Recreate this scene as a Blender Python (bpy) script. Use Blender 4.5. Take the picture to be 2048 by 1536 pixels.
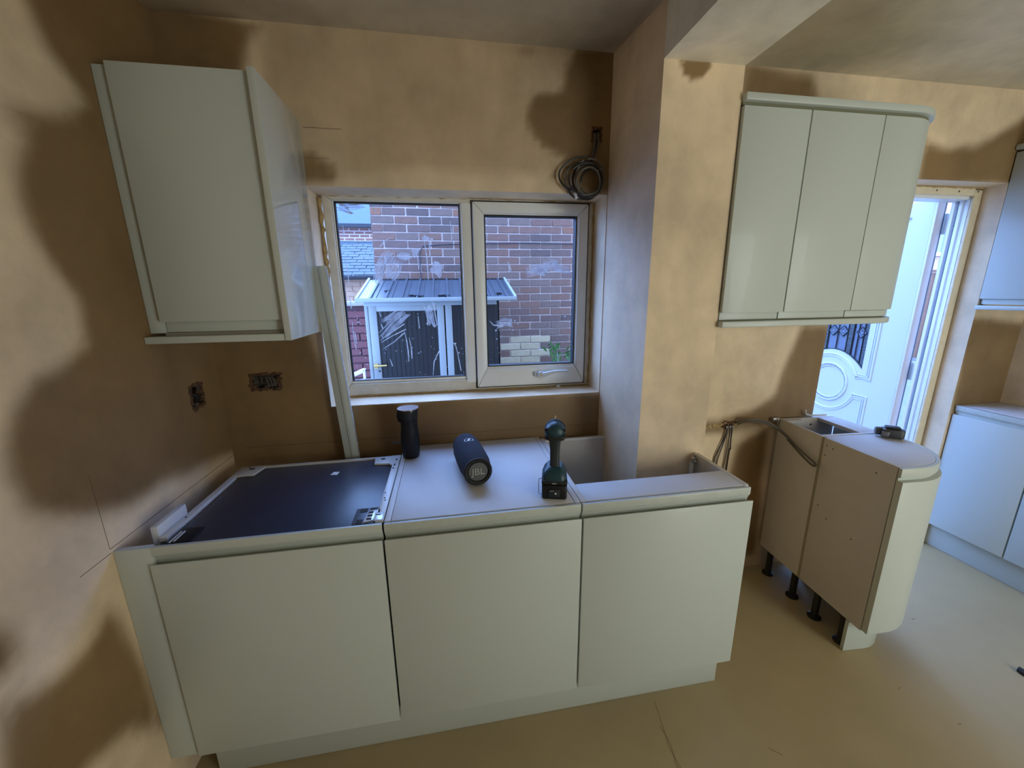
import bpy, bmesh, math, random
import numpy as np
from mathutils import Vector, Matrix, noise
random.seed(7)
S = bpy.context.scene
for o in list(bpy.data.objects): bpy.data.objects.remove(o)
COL = S.collection

# ------------------------------------------------------------ camera
cam_d = bpy.data.cameras.new('camera'); cam = bpy.data.objects.new('camera', cam_d); COL.objects.link(cam)
cam_d.sensor_width = 36.0; cam_d.lens = 775.06/2048*36; cam_d.clip_start = .02; cam_d.clip_end = 200
yaw, pit, rol = -0.16273, -0.23174, -0.011697
fw = Vector((-math.sin(yaw)*math.cos(pit), math.cos(yaw)*math.cos(pit), math.sin(pit)))
r0 = Vector((math.cos(yaw), math.sin(yaw), 0)); u0 = r0.cross(fw)
rr = r0*math.cos(rol)+u0*math.sin(rol); uu = -r0*math.sin(rol)+u0*math.cos(rol)
m = Matrix(((rr.x, uu.x, -fw.x, .8922), (rr.y, uu.y, -fw.y, -1.6528), (rr.z, uu.z, -fw.z, 1.5175), (0, 0, 0, 1)))
cam.matrix_world = m
S.camera = cam

# ------------------------------------------------------------ world: overcast bluish sky
W = bpy.data.worlds.new('sky'); S.world = W; W.use_nodes = True
nt = W.node_tree; nt.nodes.clear()
wo = nt.nodes.new('ShaderNodeOutputWorld'); bg = nt.nodes.new('ShaderNodeBackground')
tc = nt.nodes.new('ShaderNodeTexCoord'); ns = nt.nodes.new('ShaderNodeTexNoise'); ns.inputs['Scale'].default_value = 2.2
cr = nt.nodes.new('ShaderNodeValToRGB')
cr.color_ramp.elements[0].position = .35; cr.color_ramp.elements[0].color = (.18, .35, .95, 1)
cr.color_ramp.elements[1].position = .68; cr.color_ramp.elements[1].color = (.31, .52, 1, 1)
nt.links.new(tc.outputs['Generated'], ns.inputs['Vector']); nt.links.new(ns.outputs['Fac'], cr.inputs['Fac'])
nt.links.new(cr.outputs['Color'], bg.inputs['Color']); bg.inputs['Strength'].default_value = 12.5
nt.links.new(bg.outputs['Background'], wo.inputs['Surface'])

# ------------------------------------------------------------ lights
def area(name, loc, target, sx, sy, power, col):
    d = bpy.data.lights.new(name, 'AREA'); d.shape = 'RECTANGLE'; d.size = sx; d.size_y = sy
    d.energy = power; d.color = col
    o = bpy.data.objects.new(name, d); COL.objects.link(o); o.location = loc
    o.rotation_euler = (Vector(target)-Vector(loc)).to_track_quat('-Z', 'Y').to_euler()
    return o
# the room goes on behind the camera: area lamp standing for the unseen light source there
area('rear_area_light', (3.3, -3.32, .98), (2.6, 0, .8), 1.2, 1.8, 50, (.90, 1, .98))

S.view_settings.view_transform = 'Standard'; S.view_settings.look = 'None'
S.view_settings.exposure = 0.0; S.view_settings.gamma = 1.0; S.view_settings.use_curve_mapping = False

# ------------------------------------------------------------ materials
MATS = {}
def mat(name, col, rough=.6, metal=0, bump=0, bscale=40, var=0, vscale=6, spec=.5, coat=0, trans=0):
    if name in MATS: return MATS[name]
    M = bpy.data.materials.new(name); M.use_nodes = True; N = M.node_tree; b = N.nodes['Principled BSDF']
    b.inputs['Base Color'].default_value = (*col, 1); b.inputs['Roughness'].default_value = rough
    b.inputs['Metallic'].default_value = metal; b.inputs['Specular IOR Level'].default_value = spec
    if coat: b.inputs['Coat Weight'].default_value = coat; b.inputs['Coat Roughness'].default_value = .05
    tcn = N.nodes.new('ShaderNodeTexCoord')
    if var:
        n = N.nodes.new('ShaderNodeTexNoise'); n.inputs['Scale'].default_value = vscale; n.inputs['Detail'].default_value = 5
        N.links.new(tcn.outputs['Object'], n.inputs['Vector'])
        mx = N.nodes.new('ShaderNodeMixRGB'); mx.blend_type = 'MIX'
        mx.inputs[1].default_value = (*[max(0, c*(1-var)) for c in col], 1)
        mx.inputs[2].default_value = (*[min(1, c*(1+var)) for c in col], 1)
        N.links.new(n.outputs['Fac'], mx.inputs[0]); N.links.new(mx.outputs[0], b.inputs['Base Color'])
    if bump:
        n2 = N.nodes.new('ShaderNodeTexNoise'); n2.inputs['Scale'].default_value = bscale; n2.inputs['Detail'].default_value = 4
        N.links.new(tcn.outputs['Object'], n2.inputs['Vector'])
        bp = N.nodes.new('ShaderNodeBump'); bp.inputs['Strength'].default_value = bump; bp.inputs['Distance'].default_value = .01
        N.links.new(n2.outputs['Fac'], bp.inputs['Height']); N.links.new(bp.outputs['Normal'], b.inputs['Normal'])
    MATS[name] = M
    return M

def plaster(name, dry, wet, mid=None):
    """fresh gypsum plaster: the vertex attribute 'damp' holds how wet and darkened each patch is"""
    M = bpy.data.materials.new(name); M.use_nodes = True; N = M.node_tree; b = N.nodes['Principled BSDF']
    A = N.nodes.new('ShaderNodeAttribute'); A.attribute_name = 'damp_tone'
    T = N.nodes.new('ShaderNodeTexCoord')
    n1 = N.nodes.new('ShaderNodeTexNoise'); n1.inputs['Scale'].default_value = 2.6; n1.inputs['Detail'].default_value = 7; n1.inputs['Roughness'].default_value = .62
    n3 = N.nodes.new('ShaderNodeTexNoise'); n3.inputs['Scale'].default_value = 14; n3.inputs['Detail'].default_value = 6
    mp = N.nodes.new('ShaderNodeMapping'); mp.inputs['Scale'].default_value = (1, 1, .45)
    N.links.new(T.outputs['Object'], mp.inputs['Vector'])
    N.links.new(T.outputs['Object'], n1.inputs['Vector']); N.links.new(mp.outputs['Vector'], n3.inputs['Vector'])
    # dry colour varied
    mx = N.nodes.new('ShaderNodeMixRGB'); mx.inputs[1].default_value = (*[c*.80 for c in dry], 1); mx.inputs[2].default_value = (*[min(1, c*1.14) for c in dry], 1)
    r1 = N.nodes.new('ShaderNodeMapRange'); r1.inputs[1].default_value = .35; r1.inputs[2].default_value = .65
    N.links.new(n1.outputs['Fac'], r1.inputs[0]); N.links.new(r1.outputs[0], mx.inputs[0])
    mx3 = N.nodes.new('ShaderNodeMixRGB'); mx3.blend_type = 'MULTIPLY'; mx3.inputs[0].default_value = .35
    r3 = N.nodes.new('ShaderNodeMapRange'); r3.inputs[1].default_value = .3; r3.inputs[2].default_value = .7; r3.inputs[3].default_value = .72
    N.links.new(n3.outputs['Fac'], r3.inputs[0]); N.links.new(r3.outputs[0], mx3.inputs[2]); N.links.new(mx.outputs[0], mx3.inputs[1])
    # wet stains and plain darker areas
    ad = N.nodes.new('ShaderNodeMath'); ad.operation = 'MULTIPLY_ADD'
    su = N.nodes.new('ShaderNodeMath'); su.operation = 'SUBTRACT'; su.inputs[1].default_value = .5
    N.links.new(n3.outputs['Fac'], su.inputs[0])
    N.links.new(su.outputs[0], ad.inputs[0]); ad.inputs[1].default_value = .30
    N.links.new(A.outputs['Fac'], ad.inputs[2])
    r2 = N.nodes.new('ShaderNodeMapRange'); r2.interpolation_type = 'SMOOTHSTEP'; r2.inputs[1].default_value = .1; r2.inputs[2].default_value = .92
    N.links.new(ad.outputs[0], r2.inputs[0])
    wx = N.nodes.new('ShaderNodeMixRGB'); wx.inputs[1].default_value = (*wet, 1); wx.inputs[2].default_value = (*[c*1.5 for c in wet], 1)
    N.links.new(r1.outputs[0], wx.inputs[0])
    mx2 = N.nodes.new('ShaderNodeMixRGB')
    N.links.new(r2.outputs[0], mx2.inputs[0]); N.links.new(mx3.outputs[0], mx2.inputs[1]); N.links.new(wx.outputs[0], mx2.inputs[2])
    N.links.new(mx2.outputs[0], b.inputs['Base Color'])
    rg = N.nodes.new('ShaderNodeMapRange'); rg.inputs[3].default_value = .62; rg.inputs[4].default_value = .5
    N.links.new(r2.outputs[0], rg.inputs[0]); N.links.new(rg.outputs[0], b.inputs['Roughness'])
    b.inputs['Specular IOR Level'].default_value = .3
    n4 = N.nodes.new('ShaderNodeTexNoise'); n4.inputs['Scale'].default_value = 9; n4.inputs['Detail'].default_value = 5
    N.links.new(T.outputs['Object'], n4.inputs['Vector'])
    bp = N.nodes.new('ShaderNodeBump'); bp.inputs['Strength'].default_value = .25; bp.inputs['Distance'].default_value = .01
    N.links.new(n4.outputs['Fac'], bp.inputs['Height']); N.links.new(bp.outputs['Normal'], b.inputs['Normal'])
    return M

PL = plaster('drying_plaster', (.80, .63, .43), (.19, .12, .055))
PLC = plaster('ceiling_plaster', (.68, .60, .44), (.24, .17, .11))
SKIM = plaster('beam_skim', (.84, .78, .64), (.3, .2, .1))
FLOOR = mat('screed', (.40, .315, .175), .5, bump=.12, bscale=12, var=.22, vscale=2.2)
IVORY = mat('ivory_gloss', (.53, .575, .54), .42, spec=.45, coat=.08)
GLOSS = mat('ivory_high_gloss', (.55, .59, .56), .08, spec=.6, coat=.8)
CARC = mat('carcass_board', (.56, .53, .49), .42, var=.05, vscale=30)
CTOP = mat('carcass_top_board', (.60, .59, .59), .48, var=.04, vscale=18)
EDGE = mat('board_edge', (.70, .69, .66), .4)
DEEP = mat('dark_groove', (.03, .027, .02), .8)
UPVC = mat('white_upvc', (.80, .81, .80), .28, var=.05, vscale=9)
UPVCD = mat('grubby_upvc', (.66, .62, .54), .45, var=.18, vscale=22, bump=.05)
GASK = mat('black_gasket', (.008, .009, .012), .5)
STEEL = mat('white_steel', (.62, .63, .64), .35, var=.08, vscale=30)
ZINC = mat('zinc_bracket', (.45, .45, .46), .32, metal=.9)
DARKP = mat('dark_top_panel', (.035, .042, .065), .33, var=.25, vscale=5, bump=.03, bscale=60)
BLACK = mat('black_plastic', (.008, .008, .010), .5, spec=.35)
RUBB = mat('black_rubber', (.012, .012, .014), .75)
LEGM = mat('leg_plastic', (.012, .012, .012), .4)
CABLE = mat('grey_cable', (.115, .10, .085), .5, var=.3, vscale=90)
CABLED = mat('dark_cable', (.022, .019, .018), .45, var=.4, vscale=60)
MESHN = mat('navy_fabric', (.008, .010, .026), .85, bump=.6, bscale=900)
TEAL = mat('teal_plastic', (.010, .048, .068), .4)
TEALD = mat('dark_grip', (.012, .02, .024), .55)
BRASS = mat('brass', (.70, .52, .22), .28, metal=1)
CHROME = mat('chrome', (.75, .77, .8), .15, metal=1)
GREYD = mat('grey_disc', (.13, .13, .12), .4, metal=.5)
GREYL = mat('grey_letters', (.42, .42, .38), .4, metal=.3)
WHITEP = mat('white_print', (.85, .85, .85), .5)
ORANGE = mat('orange_dot', (.55, .09, .02), .5)
FOAM = mat('expanding_foam', (.42, .29, .13), .85, bump=1, bscale=60, var=.35, vscale=40)
RUBBLE = mat('chased_masonry', (.10, .05, .025), .95, bump=1, bscale=50, var=.5, vscale=50)
MORTAR = mat('mortar', (.62, .50, .44), .95, var=.15, vscale=30, bump=.4, bscale=120)
SMEAR = None

def brickmat(i, col):
    return mat('brick_clay_%d' % i, col, .9, bump=.5, bscale=70, var=.22, vscale=16)
BR = [brickmat(i, c) for i, c in enumerate([(.18, .096, .068), (.155, .092, .072), (.195, .102, .07), (.118, .078, .064), (.24, .108, .06), (.175, .112, .085), (.36, .13, .06)])]
BRP = mat('painted_brick', (.48, .37, .22), .9, bump=.5, bscale=70, var=.12, vscale=16)
BRR = mat('red_painted_brick', (.19, .06, .055), .8, bump=.5, bscale=70, var=.25, vscale=16)
SLATE = mat('slate', (.04, .05, .06), .6, var=.3, vscale=20)
SLATE2 = mat('far_slate', (.13, .16, .19), .6, var=.2, vscale=20)
SHEDW = mat('shed_frame', (.30, .32, .31), .45, var=.08, vscale=12)
SHEDD = mat('shed_sheet', (.006, .009, .014), .4, var=.3, vscale=8)
SHEDR = mat('shed_roof_sheet', (.045, .056, .07), .4, var=.2, vscale=8)
WOOD = mat('brown_fence', (.15, .065, .032), .8, var=.3, vscale=12, bump=.3, bscale=80)
LEAF = mat('leaf', (.05, .20, .035), .5, var=.4, vscale=30)
GROUND = mat('yard_slab', (.12, .12, .115), .9, var=.3, vscale=5)
DOORW = mat('white_door_skin', (.60, .62, .63), .3, spec=.4)
LEAD = mat('lead_came', (.02, .022, .026), .5, metal=.4)
BEVG = mat('bevelled_glass', (.18, .22, .30), .1, spec=.8)
TEXG = mat('stippled_glass', (.08, .10, .12), .3, bump=1, bscale=120, var=.6, vscale=90)

def glassmat():
    M = bpy.data.materials.new('window_glass'); M.use_nodes = True; N = M.node_tree; N.nodes.clear()
    o = N.nodes.new('ShaderNodeOutputMaterial'); t = N.nodes.new('ShaderNodeBsdfTransparent'); g = N.nodes.new('ShaderNodeBsdfGlossy')
    t.inputs[0].default_value = (.97, .985, .99, 1); g.inputs['Roughness'].default_value = .02
    f = N.nodes.new('ShaderNodeFresnel'); f.inputs[0].default_value = 1.45
    ge = N.nodes.new('ShaderNodeNewGeometry'); iv = N.nodes.new('ShaderNodeMath'); iv.operation = 'SUBTRACT'; iv.inputs[0].default_value = 1
    N.links.new(ge.outputs['Backfacing'], iv.inputs[1]); mu = N.nodes.new('ShaderNodeMath'); mu.operation = 'MULTIPLY'
    N.links.new(f.outputs[0], mu.inputs[0]); N.links.new(iv.outputs[0], mu.inputs[1])
    x = N.nodes.new('ShaderNodeMixShader'); N.links.new(mu.outputs[0], x.inputs[0]); N.links.new(t.outputs[0], x.inputs[1]); N.links.new(g.outputs[0], x.inputs[2])
    N.links.new(x.outputs[0], o.inputs[0]); return M
GLASS = glassmat()
def filmmat(name, col, a, rough, gloss=.5, paint=False):
    M = bpy.data.materials.new(name); M.use_nodes = True; N = M.node_tree; N.nodes.clear()
    o = N.nodes.new('ShaderNodeOutputMaterial'); t = N.nodes.new('ShaderNodeBsdfTransparent')
    if paint:
        p = N.nodes.new('ShaderNodeAddShader'); d1 = N.nodes.new('ShaderNodeBsdfDiffuse'); d2 = N.nodes.new('ShaderNodeBsdfTranslucent')
        d1.inputs[0].default_value = (*[c*.5 for c in col], 1); d2.inputs[0].default_value = (*[c*.22 for c in col], 1)
        N.links.new(d1.outputs[0], p.inputs[0]); N.links.new(d2.outputs[0], p.inputs[1])
    else:
        p = N.nodes.new('ShaderNodeBsdfPrincipled')
        p.inputs['Base Color'].default_value = (*col, 1); p.inputs['Roughness'].default_value = rough; p.inputs['Specular IOR Level'].default_value = gloss
    T = N.nodes.new('ShaderNodeTexCoord'); n = N.nodes.new('ShaderNodeTexNoise'); n.inputs['Scale'].default_value = 25; n.inputs['Detail'].default_value = 3
    N.links.new(T.outputs['Object'], n.inputs['Vector'])
    r = N.nodes.new('ShaderNodeMapRange'); r.inputs[1].default_value = .35; r.inputs[2].default_value = .65; r.inputs[3].default_value = a*.6; r.inputs[4].default_value = min(1, a*1.5)
    N.links.new(n.outputs['Fac'], r.inputs[0])
    x = N.nodes.new('ShaderNodeMixShader'); N.links.new(r.outputs[0], x.inputs[0]); N.links.new(t.outputs[0], x.inputs[1]); N.links.new(p.outputs[0], x.inputs[2])
    N.links.new(x.outputs[0], o.inputs[0]); return M
SMEAR = filmmat('white_paint_smear', (.80, .84, .92), .46, .8, paint=True)
SPLAT = filmmat('white_paint_splash', (.85, .87, .9), .8, .7, paint=True)
FILM = filmmat('clear_protective_film', (.7, .72, .66), .13, .10, 1.0)

# ------------------------------------------------------------ mesh helpers
class MB:
    def __init__(s): s.v = []; s.f = []
    def box(s, x0, x1, y0, y1, z0, z1):
        n = len(s.v)
        s.v += [(x, y, z) for z in (z0, z1) for x, y in ((x0, y0), (x1, y0), (x1, y1), (x0, y1))]
        s.f += [tuple(n+i for i in q) for q in ((3, 2, 1, 0), (4, 5, 6, 7), (0, 1, 5, 4), (1, 2, 6, 5), (2, 3, 7, 6), (3, 0, 4, 7))]
        return s
    def quad(s, a, b, c, d):
        n = len(s.v); s.v += [a, b, c, d]; s.f.append((n, n+1, n+2, n+3)); return s
    def prism(s, pts, h0, h1, ax='z'):
        """polygon of 2D points extruded along an axis"""
        n = len(s.v); k = len(pts)
        def mk(p, h): return {'z': (p[0], p[1], h), 'x': (h, p[0], p[1]), 'y': (p[0], h, p[1])}[ax]
        s.v += [mk(p, h0) for p in pts]+[mk(p, h1) for p in pts]
        s.f.append(tuple(n+i for i in range(k))[::-1]); s.f.append(tuple(n+k+i for i in range(k)))
        for i in range(k): s.f.append((n+i, n+(i+1) % k, n+k+(i+1) % k, n+k+i))
        return s
    def tube(s, pts, r, seg=8, caps=True):
        pts = [Vector(p) for p in pts]; n = len(s.v); up = Vector((0, 0, 1)); prev = None
        for i, p in enumerate(pts):
            t = (pts[min(i+1, len(pts)-1)]-pts[max(i-1, 0)]).normalized()
            a = t.cross(up) if prev is None else prev-t*prev.dot(t)
            if a.length < 1e-4: a = t.cross(Vector((1, 0, 0)))
            a.normalize(); b = t.cross(a); prev = a
            rad = r[i] if isinstance(r, (list, tuple)) else r
            for j in range(seg):
                an = 2*math.pi*j/seg; s.v.append(tuple(p+a*math.cos(an)*rad+b*math.sin(an)*rad))
        for i in range(len(pts)-1):
            for j in range(seg):
                s.f.append((n+i*seg+j, n+i*seg+(j+1) % seg, n+(i+1)*seg+(j+1) % seg, n+(i+1)*seg+j))
        if caps:
            s.f.append(tuple(n+j for j in range(seg))[::-1]); e = n+(len(pts)-1)*seg; s.f.append(tuple(e+j for j in range(seg)))
        return s
    def lathe(s, prof, c=(0, 0, 0), seg=32, ax='z', sx=1, sy=1):
        n = len(s.v); k = len(prof)
        for r, h in prof:
            for j in range(seg):
                a = 2*math.pi*j/seg; p = (r*math.cos(a)*sx, r*math.sin(a)*sy, h)
                if ax == 'y': p = (p[0], p[2], p[1])
                if ax == 'x': p = (p[2], p[0], p[1])
                s.v.append((p[0]+c[0], p[1]+c[1], p[2]+c[2]))
        for i in range(k-1):
            for j in range(seg): s.f.append((n+i*seg+j, n+i*seg+(j+1) % seg, n+(i+1)*seg+(j+1) % seg, n+(i+1)*seg+j))
        s.f.append(tuple(n+j for j in range(seg))[::-1]); e = n+(k-1)*seg; s.f.append(tuple(e+j for j in range(seg)))
        return s
    def xf(s, M_):
        s.v = [tuple(M_ @ Vector(v)) for v in s.v]; return s
    def build(s, name, m_, parent=None, bevel=0, smooth=False, seg=2, origin=None):
        me = bpy.data.meshes.new(name)
        off = Vector(origin) if origin is not None else Vector((0, 0, 0))
        me.from_pydata([tuple(Vector(v)-off) for v in s.v], [], s.f); me.update()
        bm = bmesh.new(); bm.from_mesh(me)
        bmesh.ops.recalc_face_normals(bm, faces=bm.faces)
        if bevel:
            ed = [e for e in bm.edges if len(e.link_faces) == 2 and e.calc_face_angle(0) > .5]
            bmesh.ops.bevel(bm, geom=ed, offset=bevel, segments=seg, profile=.5, affect='EDGES', clamp_overlap=True)
        bm.to_mesh(me); bm.free()
        if smooth or bevel:
            for p in me.polygons: p.use_smooth = True
            try: me.set_sharp_from_angle(angle=math.radians(40))
            except Exception: pass
        me.materials.append(m_)
        o = bpy.data.objects.new(name, me); COL.objects.link(o)
        if origin is not None: o.location = off
        if parent: o.parent = parent
        return o

def thing(name, label, cat, loc=(0, 0, 0), rz=0, group=None):
    o = bpy.data.objects.new(name, None); COL.objects.link(o); o.location = loc; o.rotation_euler = (0, 0, rz)
    o.empty_display_size = .05
    o['label'] = label; o['category'] = cat
    if group: o['group'] = group
    return o
def tag(o, label, cat, group=None):
    o['label'] = label; o['category'] = cat
    if group: o['group'] = group
    return o
def struct(o, label=None):
    o['kind'] = 'structure'
    if label: o['label'] = label
    return o
class P:
    """adds parts given in world coordinates to a thing whose origin is at loc (no rotation)"""
    def __init__(s, root): s.r = root; s.l = Vector(root.location)
    def __call__(s, mb, name, m_, bevel=0, smooth=False, parent=None, label=None, seg=2):
        mb.v = [tuple(Vector(v)-s.l) for v in mb.v]
        o = mb.build(name, m_, parent or s.r, bevel, smooth, seg)
        if label: o['label'] = label
        return o
def text_mesh(txt, size, depth):
    cu = bpy.data.curves.new('t', 'FONT'); cu.body = txt; cu.size = size; cu.extrude = depth; cu.align_x = 'CENTER'; cu.align_y = 'CENTER'
    cu.resolution_u = 3
    ob = bpy.data.objects.new('t', cu); COL.objects.link(ob)
    me = bpy.data.meshes.new_from_object(ob.evaluated_get(bpy.context.evaluated_depsgraph_get()))
    bpy.data.objects.remove(ob); bpy.data.curves.remove(cu)
    return me

# ------------------------------------------------------------ wet stains and plain darker areas on the plaster (metres on each surface: weight, outline)
DAMP_TONE = {
 'left': [
  (1, [(-0.47, 2.21), (1.39, 3.43), (0.99, 2.32), (1.05, 1.17), (0.99, 0.49), (0.01, 0.89), (-0.38, 0.96), (-0.52, 0.96), (-0.67, 1.02), (-0.76, 1.08), (-0.77, 1.16), (-0.76, 1.24), (-0.73, 1.3), (-0.68, 1.35), (-0.61, 1.36), (-0.52, 1.4), (-0.5, 1.51), (-0.54, 1.59), (-0.57, 1.67), (-0.58, 1.72), (-0.57, 1.8), (-0.54, 1.87), (-0.58, 1.9), (-0.54, 1.93), (-0.43, 1.96), (-0.36, 2.01), (-0.4, 2.04), (-0.44, 2.08)]),
  (0.9, [(-0.65, 0.76), (-0.62, 0.69), (-0.58, 0.31), (-0.59, 0.21), (-0.7, 0.38), (-0.8, 0.43), (-0.9, 0.43), (-0.96, 0.54), (-0.91, 0.75), (-0.86, 0.72), (-0.8, 0.7), (-0.72, 0.71)]),
  (0.8, [(-0.9, 0.94), (-0.84, 0.87), (-0.84, 0.82), (-0.86, 0.78), (-0.94, 0.81)]),
 ],
 'back': [
  (0.7, [(2.12, 0.88), (2.3, 0.89), (2.32, 0.84), (2.2, 0.81), (2.12, 0.82)]),
  (0.37, [(0.3, 1.95), (1.6, 1.95), (1.6, 2.5), (0.3, 2.5)]),  # broad area toned a little darker than the plaster around it
  (1, [(1.42, 2.42), (1.64, 2.44), (1.67, 1.93), (1.52, 1.91), (1.43, 1.94), (1.38, 1.98), (1.39, 2.04), (1.31, 2.06), (1.25, 2.11), (1.23, 2.19), (1.26, 2.26), (1.36, 2.27), (1.38, 2.34)]),
  (0.9, [(-0.13, 2.45), (0.25, 2.42), (0.34, 2.4), (0.32, 2.37), (0.29, 2.35), (0.26, 2.26), (0.2, 1.98), (-0.24, 1.97)]),
  (0.7, [(0.38, 2.02), (0.44, 2.02), (0.5, 1.97), (0.51, 1.93), (0.37, 1.92)]),
  (0.75, [(-0.02, 1.47), (0.36, 1.46), (0.4, 1.14), (0.46, 1.09), (1.6, 1.06), (1.63, 0.77), (0.43, 0.8), (-0.13, 0.85)]),
  (0.75, [(1.13, 2.41), (1.29, 2.41), (1.28, 2.38), (1.23, 2.38)]),
  (0.55, [(1.33, 2.01), (1.39, 1.98), (1.37, 1.94), (1.29, 1.94)]),
  (0.68, [(2.59, 1.37), (2.79, 1.37), (2.83, 0.86), (2.17, 0.81), (2.22, 0.9), (2.38, 0.94), (2.5, 1.0), (2.54, 1.18)]),
  (0.75, [(3.1, 2.18), (3.25, 2.15), (3.4, 2.17), (3.52, 2.24), (3.68, 2.32), (3.93, 1.99), (3.1, 1.98)]),
  (0.68, [(2.13, 2.43), (2.47, 2.4), (2.52, 2.28), (2.13, 2.26)]),
  (0.7, [(2.34, 0.74), (2.51, 0.84), (2.54, 0.06), (2.41, 0.08), (2.3, 0.55)]),
  (0.7, [(3.63, 1.35), (4.16, 1.34), (4.38, 0.77), (3.66, 0.82)]),
 ],
 'pier': [
  (1.0, [(1.655, 2.26), (1.80, 2.26), (1.795, 2.225), (1.765, 2.19), (1.72, 2.178), (1.68, 2.20)]),
 ],
 'ceil': [  # areas toned darker, the first over most of the left bay
  (0.36, [(-0.1, 0.1), (1.6, 0.1), (1.6, -1.6), (-0.1, -1.6)]),
  (0.6, [(1.48, -0.0), (1.63, -0.03), (1.62, -0.29), (1.51, -0.39), (1.53, -0.27), (1.51, -0.1)]),
  (0.7, [(0.01, -0.13), (0.04, -0.05), (0.28, -0.04), (0.35, 0.02), (0.25, 0.06), (-0.13, 0.06)]),
  (0.35, [(2.14, -0.02), (2.35, -0.05), (2.47, -0.32), (2.36, -0.48), (2.09, -0.47)]),
 ],
}

def poly_sd(px, py, poly):
    poly = np.array(poly); n = len(poly); d = np.full(px.shape, 1e9); ins = np.zeros(px.shape, bool)
    for i in range(n):
        a = poly[i]; b = poly[(i+1) % n]; e = b-a
        t = np.clip(((px-a[0])*e[0]+(py-a[1])*e[1])/max(e@e, 1e-9), 0, 1)
        d = np.minimum(d, np.hypot(px-a[0]-t*e[0], py-a[1]-t*e[1]))
        c = ((a[1] > py) != (b[1] > py)) & (px < (b[0]-a[0])*(py-a[1])/((b[1]-a[1]) if b[1] != a[1] else 1e-9)+a[0])
        ins ^= c
    return np.where(ins, -d, d)

def grid_wall(name, axis, val, ur, vr, step, key, m_, holes=(), extra_u=(), extra_v=(), mb_extra=None, soft=.045):
    """a plastered surface as a fine grid with openings left out; 'damp' stored per vertex"""
    def ticks(a, b, ex):
        t = set(np.round(np.arange(a, b, step), 4)); t.add(b)
        ex = [e for e in ex if a < e < b]
        t = [x for x in t if all(abs(x-e) > step*.35 for e in ex)]+list(ex)
        return sorted(t)
    hu = [h[i] for h in holes for i in (0, 1)]; hv = [h[i] for h in holes for i in (2, 3)]
    U = ticks(ur[0], ur[1], list(extra_u)+hu); V = ticks(vr[0], vr[1], list(extra_v)+hv)
    nu, nv = len(U), len(V)
    def mk(u, v): return {'x': (val, u, v), 'y': (u, val, v), 'z': (u, v, val)}[axis]
    vs = [mk(u, v) for v in V for u in U]; fs = []
    for j in range(nv-1):
        for i in range(nu-1):
            cu, cv = (U[i]+U[i+1])/2, (V[j]+V[j+1])/2
            if any(h[0] < cu < h[1] and h[2] < cv < h[3] for h in holes): continue
            fs.append((j*nu+i, j*nu+i+1, (j+1)*nu+i+1, (j+1)*nu+i))
    uu_ = np.array([u for v in V for u in U]); vv_ = np.array([v for v in V for u in U])
    damp_tone = np.zeros(len(vs))
    for w, pl in DAMP_TONE.get(key, []):
        wob = .06*np.array([noise.noise(Vector((a*3.1, b*3.1, 1.7))) for a, b in zip(uu_, vv_)])
        sd = poly_sd(uu_, vv_, pl)+wob*.5
        t = np.clip(.5-sd/(2*soft), 0, 1); damp_tone = np.maximum(damp_tone, min(1, w*1.25)*t*t*(3-2*t))
    n0 = len(vs)
    if mb_extra:
        vs += mb_extra.v; fs += [tuple(i+n0 for i in f) for f in mb_extra.f]
        damp_tone = np.concatenate([damp_tone, np.zeros(len(mb_extra.v))])
    me = bpy.data.meshes.new(name); me.from_pydata(vs, [], fs); me.update()
    at = me.attributes.new('damp_tone', 'FLOAT', 'POINT'); at.data.foreach_set('value', damp_tone.astype(np.float32))
    me.materials.append(m_)
    o = bpy.data.objects.new(name, me); COL.objects.link(o)
    return struct(o)

# ============================================================ THE ROOM
CZ = 2.41; RY = -3.4; RX = 4.0
WX0, WX1, WZ0, WZ1 = .40, 1.572, 1.063, 1.907      # window opening
DX0, DX1, DZ1 = 2.755, 3.655, 2.015                   # door opening
TH = .25
# back wall: plaster grid + reveals + outer brick leaf
ex = MB()
for (a, b, c, d, e) in ((WX0, WX1, WZ0, WZ1, 0), (DX0, DX1, -.02, DZ1, .05)):
    ex.quad((a, 0, c), (a, TH, c), (a, TH, d), (a, 0, d)); ex.quad((b, 0, c), (b+e*.1, .185, c), (b+e*.1, .185, d), (b, 0, d)); ex.quad((b+e*.1, .185, c), (b+e*2.2, .20, c), (b+e*2.2, .20, d), (b+e*.1, .185, d)); ex.quad((b+e*2.2, .20, c), (b+e*2.2, TH, c), (b+e*2.2, TH, d), (b+e*2.2, .20, d))
    ex.quad((a, 0, d), (b+e*2.2, 0, d), (b+e*2.2, TH, d), (a, TH, d))
    ex.quad((a, 0, c), (b+e*2.2, 0, c), (b+e*2.2, TH, c), (a, TH, c))
for a, b, c, d in ((-.2, WX0, -.2, 2.9), (WX1, DX0, -.2, 2.9), (DX1+.11, RX+.2, -.2, 2.9), (WX0, WX1, -.2, WZ0), (WX0, WX1, WZ1, 2.9), (DX0, DX1+.11, DZ1, 2.9), (DX0, DX1+.11, -.2, -.02)):
    ex.quad((a, TH, c), (b, TH, c), (b, TH, d), (a, TH, d))
SOCK = (.112, .222, 1.148, 1.214)          # chased-out double socket
LAMPH = (1.500, 1.535, 2.105, 2.150)        # hole the cable comes out of
wall_back = grid_wall('wall_back', 'y', 0, (-.1, RX+.1), (-.1, CZ+.1), .03, 'back', PL,
    holes=[(WX0, WX1, WZ0, WZ1), (DX0, DX1, -.15, DZ1), SOCK, LAMPH], mb_extra=ex)
SOCKL = (-.186, -.112, 1.128, 1.215)
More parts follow.
